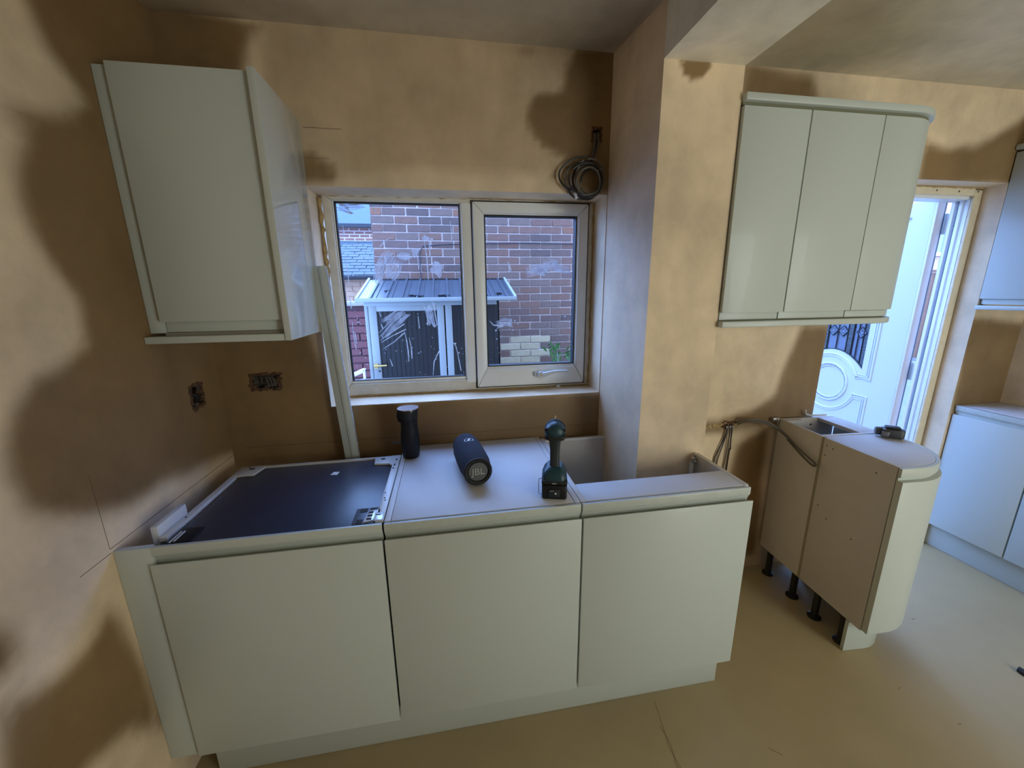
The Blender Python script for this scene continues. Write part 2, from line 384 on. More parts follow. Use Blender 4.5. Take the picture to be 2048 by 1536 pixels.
wall_left = grid_wall('wall_left', 'x', 0, (RY, .1), (-.1, CZ+.1), .03, 'left', PL, holes=[SOCKL], soft=.06)
lw = MB().box(-.25, -.08, RY-.2, .1, -.1, 2.9).build('wall_left_core', MORTAR, wall_left)
wall_right = grid_wall('wall_right', 'x', RX, (RY, .1), (-.1, CZ+.1), .1, 'right', PL)
MB().box(RX+.05, RX+.25, RY-.2, .27, -.2, 2.9).build('wall_right_core', MORTAR, wall_right)
wall_rear = grid_wall('wall_rear', 'y', RY, (-.1, RX+.1), (-.1, CZ+.1), .1, 'rear', PL)
MB().box(-.25, RX+.25, RY-.25, RY-.05, -.2, 2.9).build('wall_rear_core', MORTAR, wall_rear)
ceiling = grid_wall('ceiling', 'z', CZ, (-.1, RX+.1), (RY, .1), .04, 'ceil', PLC, soft=.12)
MB().box(-.25, RX+.25, RY-.2, .27, CZ+.06, 2.95).build('ceiling_core', MORTAR, ceiling)
MB().box(-3, 5.5, -3.65, .27, 2.96, 5.3).build('unseen_upper_storey', MORTAR, ceiling)  # unseen storey, added to darken the brick wall outside
floor = struct(MB().box(-.2, RX+.2, RY-.2, TH, -.1, 0).build('floor', FLOOR))
# faint cracks and scuffs in the screed
random.seed(3)
CR = mat('screed_crack', (.30, .23, .13), .9)
def crack(pts, w):
    mb = MB()
    for (a, b) in zip(pts[:-1], pts[1:]):
        d = Vector((b[0]-a[0], b[1]-a[1])); n = Vector((-d.y, d.x)).normalized()*w
        mb.prism([(a[0]-n.x, a[1]-n.y), (b[0]-n.x, b[1]-n.y), (b[0]+n.x, b[1]+n.y), (a[0]+n.x, a[1]+n.y)], -.002, .0006)
    o = mb.build('crack', CR, floor); return o
crack([(1.60, -.60), (1.585, -.68), (1.57, -.75), (1.575, -.82)], .0012)
crack([(1.575, -.68), (1.58, -.74), (1.565, -.80), (1.58, -.86), (1.575, -.93)], .001)
crack([(1.90, -.81), (1.93, -.835)], .0022)
crack([(2.55, -.72), (2.57, -.715)], .002); crack([(2.98, -.46), (3.0, -.46)], .0025); crack([(2.62, -.86), (2.635, -.86)], .002)

# chased holes with a metal back box and wires
def chase(parent, name, ux, vz, ax, depth=.045):
    mb = MB(); a, b = ux; c, d = vz; s = 1 if ax == 'y' else -1
    def q(u, w, z): return (u, w, z) if ax == 'y' else (-w, u, z)
    for (p1, p2, p3, p4) in (((a, c), (b, c), (b, 0), (a, 0)),):
        pass
    w = depth
    mb.quad(q(a, w, c), q(b, w, c), q(b, w, d), q(a, w, d))
    mb.quad(q(a, 0, c), q(b, 0, c), q(b, w, c), q(a, w, c)); mb.quad(q(a, 0, d), q(b, 0, d), q(b, w, d), q(a, w, d))
    mb.quad(q(a, 0, c), q(a, 0, d), q(a, w, d), q(a, w, c)); mb.quad(q(b, 0, c), q(b, 0, d), q(b, w, d), q(b, w, c))
    return mb.build(name, RUBBLE, parent)
def ragged(parent, ux, vz, ax, n=26, seed=1, m_=None, t=.004, inner=.86):
    """broken plaster lip round a hole"""
    random.seed(seed); a, b = ux; c, d = vz; mb = MB(); cu, cv = (a+b)/2, (c+d)/2
    for k in range(n):
        an = 2*math.pi*k/n; u = math.cos(an); v = math.sin(an); sc = 1/max(abs(u), abs(v))
        u = cu+u*sc*(b-a)/2*random.uniform(inner, 1.06); v = cv+v*sc*(d-c)/2*random.uniform(inner, 1.06)
        r = random.uniform(.004, .009)
        for dz in (0,):
            if ax == 'y': mb.box(u-r, u+r, -t*random.uniform(.2, 1), .02, v-r*.8, v+r*.8)
            else: mb.box(-.02, t*random.uniform(.2, 1), u-r, u+r, v-r*.8, v+r*.8)
    return mb.build('broken_plaster', m_ or RUBBLE, parent, bevel=.002)
chase(wall_back, 'socket_chase', SOCK[:2], SOCK[2:], 'y'); ragged(wall_back, SOCK[:2], SOCK[2:], 'y', 34, 4)
mb = MB(); a, b, c, d = SOCK
mb.box(a+.012, b-.012, .034, .038, c+.006, d-.006)
for (x0, x1, z0, z1) in ((a+.01, a+.013, c+.005, d-.005), (b-.013, b-.01, c+.005, d-.005), (a+.01, b-.01, c+.004, c+.007), (a+.01, b-.01, d-.007, d-.004)): mb.box(x0, x1, .002, .038, z0, z1)
mb.box(b-.03, b-.012, .003, .006, c+.02, c+.045); mb.box(a+.012, a+.024, .003, .006, c+.024, c+.04)
mb.build('back_box', mat('galvanised_box', (.11, .10, .09), .5, metal=.5), wall_back)
mb = MB()
for s_ in range(5):
    random.seed(20+s_); x = a+.025+s_*.013
    mb.tube([(x, .03, c+.02+.006*s_), (x+.01, .012, d-.014), (x+.03, .004, d-.018-.004*s_), (x+.035, .01, c+.018), (x+.02, .006, c+.012)], .0028, 6)
mb.build('socket_wire', CABLE, wall_back, smooth=True)
chase(wall_left, 'socket_chase', SOCKL[:2], SOCKL[2:], 'x'); ragged(wall_left, SOCKL[:2], SOCKL[2:], 'x', 26, 9)
mb = MB(); a, b, c, d = SOCKL
mb.box(-.036, -.032, a+.006, b-.006, c+.006, d-.006); mb.box(-.005, -.001, b-.028, b-.014, d-.03, d-.004); mb.box(-.005, -.001, a+.02, a+.04, c+.006, c+.02)
mb.build('back_box', MATS['galvanised_box'], wall_left)
mb = MB()
for s_ in range(4):
    y = a+.014+s_*.011
    mb.tube([(-.03, y, c+.03), (-.012, y+.008, d-.03-.004*s_), (-.004, y+.022, c+.04), (-.01, y+.026, c+.02)], .0032, 6)
mb.build('socket_wire', CABLED, wall_left, smooth=True)
chase(wall_back, 'cable_chase', LAMPH[:2], LAMPH[2:], 'y', .06); ragged(wall_back, LAMPH[:2], LAMPH[2:], 'y', 16, 12)
# pencil setting-out lines on the plaster
PEN = mat('pencil', (.10, .06, .035), .8)
mb = MB()
mb.box(-.0005, .0004, -.61, .0, .879, .8805); mb.xf(Matrix.Identity(4))
mb.box(-.0005, .0004, -.70, -.61, .868, .8695); mb.box(-.0005, .0004, -.6115, -.6105, .88, 1.09)
mb.build('pencil_line', PEN, wall_left)
mb = MB(); mb.box(0.05, 1.57, -.0004, .0005, .909, .9105); mb.box(.42, .55, -.0004, .0005, 2.098, 2.0995); mb.box(.42, .5, -.0004, .0005, 2.0, 2.001)
mb.build('pencil_line', PEN, wall_back)

# pier and beam that stand between the two halves of the room
PYF = -.305
ex = MB()
ex.quad((1.572, .02, -.05), (1.6205, PYF, -.05), (1.6205, PYF, CZ+.05), (1.572, .02, CZ+.05))
ex.quad((1.912, .02, -.05), (1.912, PYF, -.05), (1.912, PYF, CZ+.05), (1.912, .02, CZ+.05))
wall_pier = grid_wall('wall_pier', 'y', PYF, (1.6205, 1.912), (-.05, 2.245), .02, 'pier', PL, mb_extra=ex, soft=.012)
ex = MB()
ex.quad((1.6205, PYF, 2.243), (1.6205, RY, 2.243), (1.6205, RY, CZ+.02), (1.6205, PYF, CZ+.02))
ex.quad((1.912, PYF, 2.243), (1.912, RY, 2.243), (1.912, RY, CZ+.02), (1.912, PYF, CZ+.02))
beam = grid_wall('trim_1', 'z', 2.243, (1.6205, 1.912), (RY, PYF), .05, 'beam', SKIM, mb_extra=ex)
beam['label'] = 'plastered ceiling beam running from the pier towards the viewer'

# ============================================================ WINDOW
win = bpy.data.objects.new('window_1', None); COL.objects.link(win); win['kind'] = 'structure'
def frame_ring(x0, x1, z0, z1, w, y0, y1, ws=None):
    """mitred frame: four trapezoids"""
    wl, wr, wb, wt = ws or (w, w, w, w)
    o_ = [(x0, z0), (x1, z0), (x1, z1), (x0, z1)]; i_ = [(x0+wl, z0+wb), (x1-wr, z0+wb), (x1-wr, z1-wt), (x0+wl, z1-wt)]
    mb = MB()
    for k in range(4): mb.prism([o_[k], o_[(k+1) % 4], i_[(k+1) % 4], i_[k]], y0, y1, 'y')
    return mb
fm = frame_ring(.418, 1.572, 1.070, 1.917, .04, .140, .205, (.034, .035, .052, .026))
fm.build('window_frame', UPVCD, win, bevel=.004)
MB().box(.973, 1.020, .138, .205, 1.105, 1.893).build('mullion', UPVC, win, bevel=.006)
fr = frame_ring(.452, .975, 1.122, 1.895, .012, .150, .175, (.008, .008, .014, .007)); fr.build('glazing_bead', UPVC, win, bevel=.003)
sash = frame_ring(1.022, 1.540, 1.084, 1.896, .04, .122, .178, (.044, .046, .086, .046)); sash = sash.build('sash_frame', UPVC, win, bevel=.006)
frame_ring(1.014, 1.548, 1.078, 1.903, .004, .1385, .1425, (.006, .006, .006, .006)).build('sash_gasket', DEEP, sash)
frame_ring(1.063, 1.497, 1.164, 1.853, .006, .130, .17, (.008, .008, .016, .008)).build('glazing_bead', UPVC, sash, bevel=.003)
frame_ring(.459, .968, 1.134, 1.889, .005, .151, .172, (.005, .005, .005, .006)).build('gasket', GASK, win)
frame_ring(1.0705, 1.4895, 1.1795, 1.8455, .005, .131, .168, (.005, .005, .005, .006)).build('gasket', GASK, sash)
p1 = MB().box(.460, .967, .1605, .1635, 1.136, 1.888).build('pane', GLASS, win)
p2 = MB().box(1.072, 1.488, .1485, .1515, 1.181, 1.844).build('pane', GLASS, sash)
# handle and stay on the sash bottom rail
hb = MB(); hb.tube([(1.318, .106, 1.136), (1.335, .094, 1.138), (1.37, .090, 1.148), (1.40, .090, 1.151), (1.445, .092, 1.150)], [.014, .012, .008, .007, .006], 10)
hb.lathe([(.010, 0), (.016, .004), (.016, .02), (.016, .024)], (1.320, .090, 1.136), 16, 'y'); hb.box(1.292, 1.345, .108, .122, 1.127, 1.149)
h = hb.build('handle', DOORW, sash, bevel=0, smooth=True); h['label'] = 'white lever handle on the opening sash'
MB().lathe([(.006, 0), (.006, .003)], (1.321, .0875, 1.136), 12, 'y').build('keyhole', CHROME, sash)
MB().box(1.405, 1.425, .133, .142, 1.052, 1.075).build('drip_clip', DOORW, win)
# foam and torn plaster round the frame
random.seed(5)
def foam_line(parent, a, b, y, r, n, seed, name='foam_seam'):
    random.seed(seed); mb = MB(); a = Vector(a); b = Vector(b); pts = []
    for k in range(n+1):
        p = a.lerp(b, k/n); pts.append((p.x+random.uniform(-.3, .3)*r, y+random.uniform(-.2, .3)*r, p.z+random.uniform(-.3, .3)*r))
    mb.tube(pts, [r*random.uniform(.5, 1.15) for _ in pts], 7)
    return mb.build(name, FOAM, parent, smooth=True)
foam_line(win, (.406, 0, 1.08), (.410, 0, 1.9), .138, .009, 46, 1)
foam_line(win, (.41, 0, 1.912), (1.57, 0, 1.912), .142, .008, 60, 2)
foam_line(win, (.41, 0, 1.067), (1.57, 0, 1.064), .142, .006, 60, 3)
foam_line(win, (1.569, 0, 1.08), (1.569, 0, 1.9), .142, .006, 40, 4)
# paint smears and splashes dried on the glass (left pane y .159, right pane y .147)
def ribbon(mb, pts, y, w0=.004):
    n = len(pts)
    for i in range(n-1):
        (a, b), (c, d) = pts[i], pts[i+1]
        w1 = w0*(.35+.65*math.sin(math.pi*(i+.01)/n)); w2 = w0*(.35+.65*math.sin(math.pi*(i+1)/n))
        dx, dz = c-a, d-b; L_ = math.hypot(dx, dz) or 1; nx, nz = -dz/L_, dx/L_
        mb.quad((a+nx*w1, y, b+nz*w1), (c+nx*w2, y, d+nz*w2), (c-nx*w2, y, d-nz*w2), (a-nx*w1, y, b-nz*w1))
def blob(mb, x, z, y, r, seed, sq=1, n=14):
    random.seed(seed); k = len(mb.v)
    mb.v += [(x+r*random.uniform(.6, 1.2)*math.cos(6.283*i/n), y, z+sq*r*random.uniform(.6, 1.2)*math.sin(6.283*i/n)) for i in range(n)]
    mb.f.append(tuple(range(k, k+n)))
GL_THIN = [[(0.812, 1.744), (0.815, 1.71), (0.819, 1.666), (0.82, 1.615), (0.82, 1.576)], [(0.832, 1.753), (0.833, 1.716), (0.833, 1.678)], [(0.777, 1.691), (0.78, 1.666), (0.782, 1.621)], [(0.674, 1.752), (0.648, 1.739), (0.627, 1.715)], [(0.482, 1.677), (0.483, 1.64), (0.486, 1.603), (0.483, 1.559)], [(0.481, 1.515), (0.483, 1.489), (0.484, 1.457)], [(0.482, 1.405), (0.481, 1.358), (0.484, 1.311), (0.487, 1.277)], [(0.479, 1.372), (0.489, 1.345), (0.491, 1.304)], [(0.593, 1.315), (0.641, 1.347), (0.703, 1.386)], [(0.595, 1.305), (0.647, 1.334), (0.708, 1.362)], [(0.603, 1.277), (0.651, 1.306), (0.7, 1.346)], [(0.701, 1.352), (0.708, 1.311), (0.711, 1.263), (0.711, 1.214)], [(0.719, 1.325), (0.726, 1.276), (0.726, 1.227)], [(0.816, 1.145), (0.824, 1.209), (0.839, 1.237), (0.85, 1.258)], [(0.915, 1.298), (0.928, 1.276), (0.936, 1.233), (0.947, 1.161)], [(0.598, 1.448), (0.605, 1.419)], [(0.602, 1.389), (0.609, 1.368)], [(0.628, 1.231), (0.637, 1.196)], [(0.83, 1.491), (0.838, 1.464), (0.84, 1.437), (0.847, 1.376)], [(0.926, 1.822), (0.93, 1.785), (0.931, 1.745)], [(0.485, 1.797), (0.484, 1.75)], [(0.789, 1.472), (0.806, 1.438), (0.806, 1.377)], [(0.765, 1.419), (0.768, 1.364)], [(0.605, 1.876), (0.621, 1.853)], [(0.503, 1.873), (0.513, 1.856), (0.526, 1.842)]]
GL_WIDE = [[(0.663, 1.696), (0.632, 1.659), (0.612, 1.615), (0.603, 1.565)], [(0.674, 1.684), (0.649, 1.64), (0.635, 1.59)], [(0.697, 1.653), (0.682, 1.615), (0.66, 1.583)], [(0.6, 1.328), (0.657, 1.381), (0.713, 1.433)], [(0.813, 1.444), (0.818, 1.404), (0.823, 1.377)], [(0.619, 1.395), (0.66, 1.421), (0.688, 1.44)], [(0.474, 1.884), (0.502, 1.868), (0.563, 1.881)], [(0.466, 1.861), (0.518, 1.851)]]
GL_BLOB = [(0.86, 1.621, 0.034, 1), (0.725, 1.678, 0.0291, 0.6), (0.497, 1.873, 0.0291, 0.5), (0.82, 1.438, 0.016, 2), (0.819, 1.75, 0.0189, 0.7), (0.77, 1.691, 0.0169, 1.3), (0.844, 1.747, 0.0145, 0.5), (0.505, 1.6, 0.0116, 1), (0.507, 1.398, 0.0116, 0.8), (0.503, 1.263, 0.0065, 1), (0.505, 1.414, 0.0058, 1), (0.835, 1.471, 0.0102, 1.6), (0.524, 1.848, 0.0102, 0.6), (0.94, 1.247, 0.0087, 1), (0.925, 1.29, 0.0087, 1)]
GR_THIN = [[(1.173, 1.652), (1.183, 1.639), (1.19, 1.607)], [(1.085, 1.392), (1.105, 1.371), (1.148, 1.366)], [(1.412, 1.232), (1.416, 1.187)], [(1.148, 1.39), (1.183, 1.376)]]
GR_WIDE = [[(1.256, 1.613), (1.306, 1.626), (1.363, 1.619)], [(1.263, 1.6), (1.313, 1.613), (1.348, 1.606)], [(1.119, 1.37), (1.155, 1.387), (1.191, 1.379)], [(1.334, 1.639), (1.406, 1.626), (1.464, 1.612)], [(1.362, 1.653), (1.405, 1.639)]]
GR_BLOB = [(1.32, 1.613, 0.0262, 0.5), (1.115, 1.346, 0.0065, 1), (1.205, 1.389, 0.0058, 1), (1.219, 1.375, 0.0051, 1), (1.194, 1.347, 0.0051, 1), (1.14, 1.32, 0.0044, 1), (1.168, 1.263, 0.0051, 1), (1.118, 1.307, 0.0044, 1), (1.39, 1.738, 0.0051, 1), (1.446, 1.405, 0.0058, 1), (1.322, 1.257, 0.0044, 1), (1.233, 1.239, 0.0044, 1)]
sm = MB()
for L_ in GL_WIDE:
    for j in range(9): ribbon(sm, [(a+(j-4)*.0042+random.uniform(-.003, .003), b+random.uniform(-.006, .006)-(j-4)*.002) for a, b in L_], .1592+.0001*j, .0028)
for x, z, r, q in GL_BLOB[:6]: blob(sm, x, z, .1588, r, int(x*1e4), q)
sm.build('paint_smear', SMEAR, win)['kind'] = 'stuff'
sp = MB()
for L_ in GL_THIN: ribbon(sp, L_, .1586, .0026)
for x, z, r, q in GL_BLOB[6:]: blob(sp, x, z, .1584, r*.55, int(x*1e4)+5, q)
random.seed(11)
for k in range(60): blob(sp, random.uniform(.47, .96), random.uniform(1.14, 1.45), .1586, random.uniform(.001, .003), k, 1, 6)
sp.build('paint_splash', SPLAT, win)['kind'] = 'stuff'
sm = MB()
for L_ in GR_WIDE:
    for j in range(7): ribbon(sm, [(a+random.uniform(-.004, .004), b+(j-3)*.005+random.uniform(-.002, .002)) for a, b in L_], .1472+.0001*j, .0028)
for x, z, r, q in GR_BLOB[:1]: blob(sm, x, z, .1468, r, 7, q)
sm.build('paint_smear', SMEAR, sash)['kind'] = 'stuff'
sp = MB()
for L_ in GR_THIN: ribbon(sp, L_, .1466, .0024)
for x, z, r, q in GR_BLOB[1:]: blob(sp, x, z, .1464, r*.7, int(x*1e4), q)
for k in range(40): blob(sp, random.uniform(1.08, 1.48), random.uniform(1.19, 1.42), .1466, random.uniform(.0008, .002), k, 1, 6)
sp.build('paint_splash', SPLAT, sash)['kind'] = 'stuff'

# ============================================================ BACK DOOR
door = bpy.data.objects.new('door_1', None); COL.objects.link(door); door['kind'] = 'structure'
mb = MB()
for x0, x1, z0, z1 in ((DX0, DX0+.06, 0, DZ1), (DX0, 3.598, DZ1-.055, DZ1-.003)): mb.box(x0, x1, .104, .18, z0, z1)
mb.box(DX0, 3.598, .10, .22, 0, .03)
mb.build('door_frame', UPVC, door, bevel=.004)
mb = MB()    # right jamb with its rebates and grooves
mb.prism([(3.6060, .104), (3.6545, .104), (3.6545, .184), (3.6120, .184), (3.6120, .180), (3.6060, .176), (3.6060, .165), (3.6140, .160), (3.6140, .152), (3.6060, .147), (3.6060, .132), (3.6150, .128), (3.6150, .120), (3.6060, .115)], 0, DZ1-.02, 'z')
mb.build('door_jamb', UPVC, door, bevel=.0015)
MB().box(3.6085, 3.6135, .1525, .1595, .03, DZ1-.05).build('weather_seal', mat('grey_seal', (.25, .28, .33), .5), door)
mb = MB(); mb.box(3.606, 3.654, .090, .1035, 0, DZ1-.012); mb.box(2.9, 3.6055, .090, .1035, DZ1-.040, DZ1-.003)
mb.build('plastered_edge', mat('cream_filler', (.74, .64, .46), .8, bump=.6, bscale=50, var=.15, vscale=20), door, bevel=.004)
foam_line(door, (2.95, 0, DZ1-.003), (3.65, 0, DZ1-.003), .090, .005, 40, 8)
mb = MB(); random.seed(6)
for x, z in ((3.62, DZ1-.02), (3.50, DZ1-.022), (3.36, DZ1-.02)): mb.lathe([(.004, 0), (.004, .002)], (x, .0885, z), 8, 'y')
mb.build('fixing_hole', DEEP, door)['kind'] = 'stuff'
# leaf, hinged on the right jamb and standing open at a right angle outside
LX = 3.566; LY0, LY1 = .225, 1.065
leaf = thing('door_leaf', 'white panelled back door leaf standing open outside with leaded glass', 'door', (LX+.03, LY0, .04))
Q = P(leaf)
GY0, GY1 = .437, .853; CY_, CZ_ = .645, .875
def arc(cy, cz, r, a0, a1, n): return [(cy+r*math.cos(math.radians(a0+(a1-a0)*i/n)), cz+r*math.sin(math.radians(a0+(a1-a0)*i/n))) for i in range(n+1)]
# slab with glazed hole: two stiles, top, and lower body with arched top edge
def gz(y): return 1.105-.108*((y-CY_)/.208)**2
mb = MB()
ys = [GY0+(GY1-GY0)*i/16 for i in range(17)]
for a, b in zip(ys[:-1], ys[1:]): mb.prism([(a, .04), (b, .04), (b, gz(b)), (a, gz(a))], LX, LX+.05, 'x')
mb.box(LX, LX+.05, LY0, GY0, .04, 1.99); mb.box(LX, LX+.05, GY1, LY1, .04, 1.99); mb.box(LX, LX+.05, GY0, GY1, 1.80, 1.99)
Q(mb, 'door_slab', DOORW)
def mould(pts, r, name='moulding'):
    mb = MB(); mb.tube([(LX-.001, y, z) for y, z in pts], r, 8); return Q(mb, name, DOORW, smooth=True)
def mirror(pts): return [(2*CY_-y, z) for y, z in pts]
CM = CY_-.66
for off, r in ((0, .007), (.016, .0045), (.028, .004)):
    up = [(.388+off+CM, 1.86), (.388+off+CM, .936+off), (.482+CM, .936+off)]+[(2*CY_-y, z) for y, z in arc(CY_, CZ_, .20-off*.6, 22+off*200, 90, 10)]
    mould(up, r); mould(mirror(up), r)
    lo = [(.388+off+CM, .12), (.388+off+CM, .826-off), (.478+CM, .826-off)]+arc(CY_, CZ_, .19+off*.5, 198, 270, 10)
    mould(lo, r); mould(mirror(lo), r)
mould(arc(CY_, CZ_, .132, 0, 360, 40), .008, 'rosette_ring')
mould(arc(CY_, CZ_, .112, 0, 360, 40), .005, 'rosette_ring')
mb = MB()
for k in range(60):
    a = 2*math.pi*k/60; y, z = CY_+.122*math.cos(a), CZ_+.122*math.sin(a)
    mb.tube([(LX-.006, y-.006*math.cos(a), z-.006*math.sin(a)), (LX-.006, y+.006*math.cos(a), z+.006*math.sin(a))], .0026, 5)
o = Q(mb, 'rosette_bead', DOORW); o['kind'] = 'stuff'
# leaded light
pane = Q(MB().box(LX+.018, LX+.024, GY0-.01, GY1+.01, .98, 1.81), 'pane', BEVG)
mb = MB()
for y0, y1 in ((GY0, GY0+.035), (.540, .577), (2*CY_-.577, 2*CY_-.540), (GY1-.035, GY1)):
    mb.box(LX+.012, LX+.019, y0, y1, gz((y0+y1)/2), 1.8)
Q(mb, 'stippled_strip', TEXG)
def came(pts, r=.0035): 
    mb = MB(); mb.tube([(LX+.010, y, z) for y, z in pts], r, 6); Q(mb, 'lead_came', LEAD, smooth=True)
for y in (GY0+.035, .540, .577, .507, 2*CY_-.577, 2*CY_-.540, 2*CY_-.507, GY1-.035, CY_): came([(y, gz(y)), (y, 1.8)])
came([(y, gz(y)+.002) for y in ys], .005)
came([(GY0, 1.0), (GY0, 1.8)]); came([(GY1, 1.0), (GY1, 1.8)])
for zc_ in (1.235, 1.50):
    for yc in (.488, .61, .68): 
        pts = [(yc, zc_+.035), (yc+.032, zc_), (yc, zc_-.035), (yc-.032, zc_), (yc, zc_+.035)]; came(pts)
        pts = [(CY_*0+y*.5+yc*.5, z*.5+zc_*.5) for y, z in pts]; came(pts, .0025)
        mb = MB(); mb.prism([(yc, zc_+.033), (yc+.03, zc_), (yc, zc_-.033), (yc-.03, zc_)], LX+.009, LX+.012, 'x'); Q(mb, 'bevelled_diamond', BEVG)
# hinge-side edge: grey rebate and seal
Q(MB().box(LX-.001, LX+.05, LY0-.014, LY0, .04, 1.99), 'edge_profile', mat('grey_profile', (.62, .60, .66), .4, var=.1), bevel=.003)
Q(MB().box(LX+.052, LX+.060, LY0-.012, LY0+.03, .04, 1.99), 'edge_lip', mat('grey_blue_lip', (.16, .20, .24), .4))
Q(MB().box(LX+.0505, LX+.0525, LY0-.013, LY0-.002, .05, 1.98), 'edge_seal', GASK)
for z in (1.86, 1.03, .25):
    mb = MB(); mb.lathe([(.012, -.055), (.012, .055)], (3.646, .215, z), 14); mb.box(3.628, 3.650, .188, .205, z-.045, z+.045)
    Q(mb, 'hinge', UPVC, bevel=.003)
Q(MB().box(LX-.012, LX-.002, .33, .365, 1.905, 1.915), 'door_stay', CHROME, bevel=.002)

# ============================================================ OUTSIDE
g = MB().box(-8, 20, .25, 30, -.35, -.15).build('ground', GROUND); struct(g)
# brick wall opposite, laid brick by brick
bw = thing('brick_wall', 'red brown brick house wall opposite the kitchen window', 'wall', (1.4, 2.6, -.15))
Q = P(bw); BWX0 = .215; BY = 2.5
Q(MB().box(BWX0+.01, 3.3, BY+.012, BY+.3, -.15, 2.8), 'mortar_bed', MORTAR)
proto = {}
def brick_mesh(L_, m_, k):
    key = (round(L_, 3), m_.name, k)
    if key not in proto:
        random.seed(k*7+1); b = MB(); b.box(0, L_-.002, 0, .09, 0, .0635)
        b.v = [(x+random.uniform(-.0015, .0015), y+(random.uniform(-.002, .003) if y < .05 else 0), z+random.uniform(-.0015, .0015)) for x, y, z in b.v]
        ob = b.build('brick', m_, bevel=.003, seg=1); proto[key] = ob.data; bpy.data.objects.remove(ob)
    return proto[key]
def place(me, loc, parent, name='brick'):
    o = bpy.data.objects.new(name, me); COL.objects.link(o); o.parent = parent; o.location = loc; return o
random.seed(21); rest = MB(); rest2 = []
nb = 0; L0 = Vector(bw.location)
stuff = {}
for row in range(39):
    z = -.14+row*.075
    off = 0 if row % 2 else -.1125
    x = BWX0+off
    while x < 3.3:
        x0 = max(x, BWX0); x1 = min(x+.215, 3.3); 
        if x1-x0 > .04:
            mi = random.choices(range(7), [6, 6, 5, 4, 1, 4, .35])[0]; m_ = BR[mi]
            if z < .99 and 1.40 < x0 < 1.88: m_ = BRP
            vis = .70 < z < 2.36 and x0 < 2.42
            jx, jz, jy = random.uniform(-.002, .002), random.uniform(-.001, .001), random.uniform(-.002, .003)
            hidden = z < 1.4 and .3 < x0 and x1 < 1.36
            if vis and not hidden and nb < 300:
                place(brick_mesh(x1-x0, m_, random.randrange(4)), Vector((x0+jx, BY+jy, z+jz))-L0, bw); nb += 1
            else: stuff.setdefault(m_.name, MB()).box(x0+jx, x1+jx, BY+jy, BY+.09, z+jz, z+jz+.065)
        x += .225
k = MB(); mats_ = list(stuff)
first = None
for nme in mats_:
    o = Q(stuff[nme], 'distant_bricks', MATS[nme]); o['kind'] = 'stuff'
mb = MB(); mb.tube([(2.3, BY-.012, 2.005), (1.7, BY-.012, 2.01), (1.2, BY-.012, 2.0), (.9, BY-.012, 1.99), (.70, BY-.012, 1.975), (.66, BY-.012, 1.93), (.655, BY-.012, 1.7), (.665, BY-.012, 1.5), (.66, BY-.012, 1.2)], .005, 6)
tag(mb.build('wall_cable', GASK, smooth=True), 'black cable clipped along the brick wall outside the window', 'cable')
tag(MB().box(BWX0-.02, 3.35, BY-.03, BY+.34, 2.805, 2.86).build('wall_coping', MORTAR, origin=(1.4, 2.6, 2.8)), 'concrete coping on top of the brick wall opposite the window', 'coping')
# low red painted boundary wall
lwl = thing('boundary_wall', 'low red painted brick wall with pale coping, left of the shed', 'wall', (-.3, 2.6, -.15)); Q = P(lwl)
Q(MB().box(-1.2, .20, 2.42, 2.62, -.15, 1.40), 'mortar_bed', mat('red_mortar', (.10, .045, .045), .9, bump=.4))
Q(MB().box(-1.2, .20, 2.37, 2.64, 1.41, 1.45), 'coping', mat('coping_stone', (.42, .36, .32), .8, var=.2), bevel=.005)
L0 = Vector(lwl.location)
for row in range(20):
    z = -.13+row*.075; x = -1.2+(0 if row % 2 else -.1125)
    while x < .2:
        x0 = max(x, -1.2); x1 = min(x+.215, .2)
        if x1-x0 > .04 and z > .6 and x1 > -.35: place(brick_mesh(x1-x0, BRR, random.randrange(4)), Vector((x0, 2.405+random.uniform(-.003, .003), z))-L0, lwl)
        x += .225
# shed
shed = thing('garden_shed', 'small black metal shed with pale frame and ribbed roof outside the window', 'shed', (.82, 1.85, -.15)); Q = P(shed)
SY0, SY1, SXa, SXb = 1.56, 2.16, .262, 1.345
mb = MB()
def zr(y): return 1.478+(y-1.5)*.272
mb.prism([(1.5, zr(1.5)-.012), (2.1, zr(2.1)-.012), (2.1, zr(2.1)), (1.5, zr(1.5))], .235, 1.44, 'x')
Q(mb, 'roof_sheet', SHEDR)
mb = MB()
for k in range(10):
    x = .31+k*.118
    mb.prism([(1.5, zr(1.5)), (2.1, zr(2.1)), (2.1, zr(2.1)+.012), (1.5, zr(1.5)+.012)], x, x+.016, 'x')
    mb.prism([(1.5, zr(1.5)), (2.1, zr(2.1)), (2.1, zr(2.1)+.006), (1.5, zr(1.5)+.006)], x+.045, x+.052, 'x')
Q(mb, 'roof_rib', SHEDR)
mb = MB(); random.seed(33)
for (px_, py_) in ((.66, 1.56), (.70, 1.55), (.86, 1.57), (.90, 1.555), (.63, 1.58), (1.18, 1.56), (1.33, 1.6), (1.20, 1.55), (.42, 1.7)):
    for q_ in range(4):
        x = px_+random.uniform(-.02, .02); y = py_+random.uniform(-.015, .015); r = random.uniform(.008, .016)
        mb.prism([(x+r*math.cos(t*1.05+q_), y+r*.7*math.sin(t*1.05+q_)) for t in range(6)], zr(y)+.002, zr(y)+.012, 'z')
Q(mb, 'leaf_litter', SHEDD)['kind'] = 'stuff'
Q(MB().box(.215, 1.455, 1.482, 1.50, 1.458, 1.488), 'eaves_trim', SHEDW, bevel=.003)
for x in (.215, 1.437):
    mb = MB(); mb.prism([(1.49, zr(1.49)-.02), (2.11, zr(2.11)-.02), (2.11, zr(2.11)+.016), (1.49, zr(1.49)+.016)], x, x+.018, 'x'); Q(mb, 'verge_trim', SHEDW)
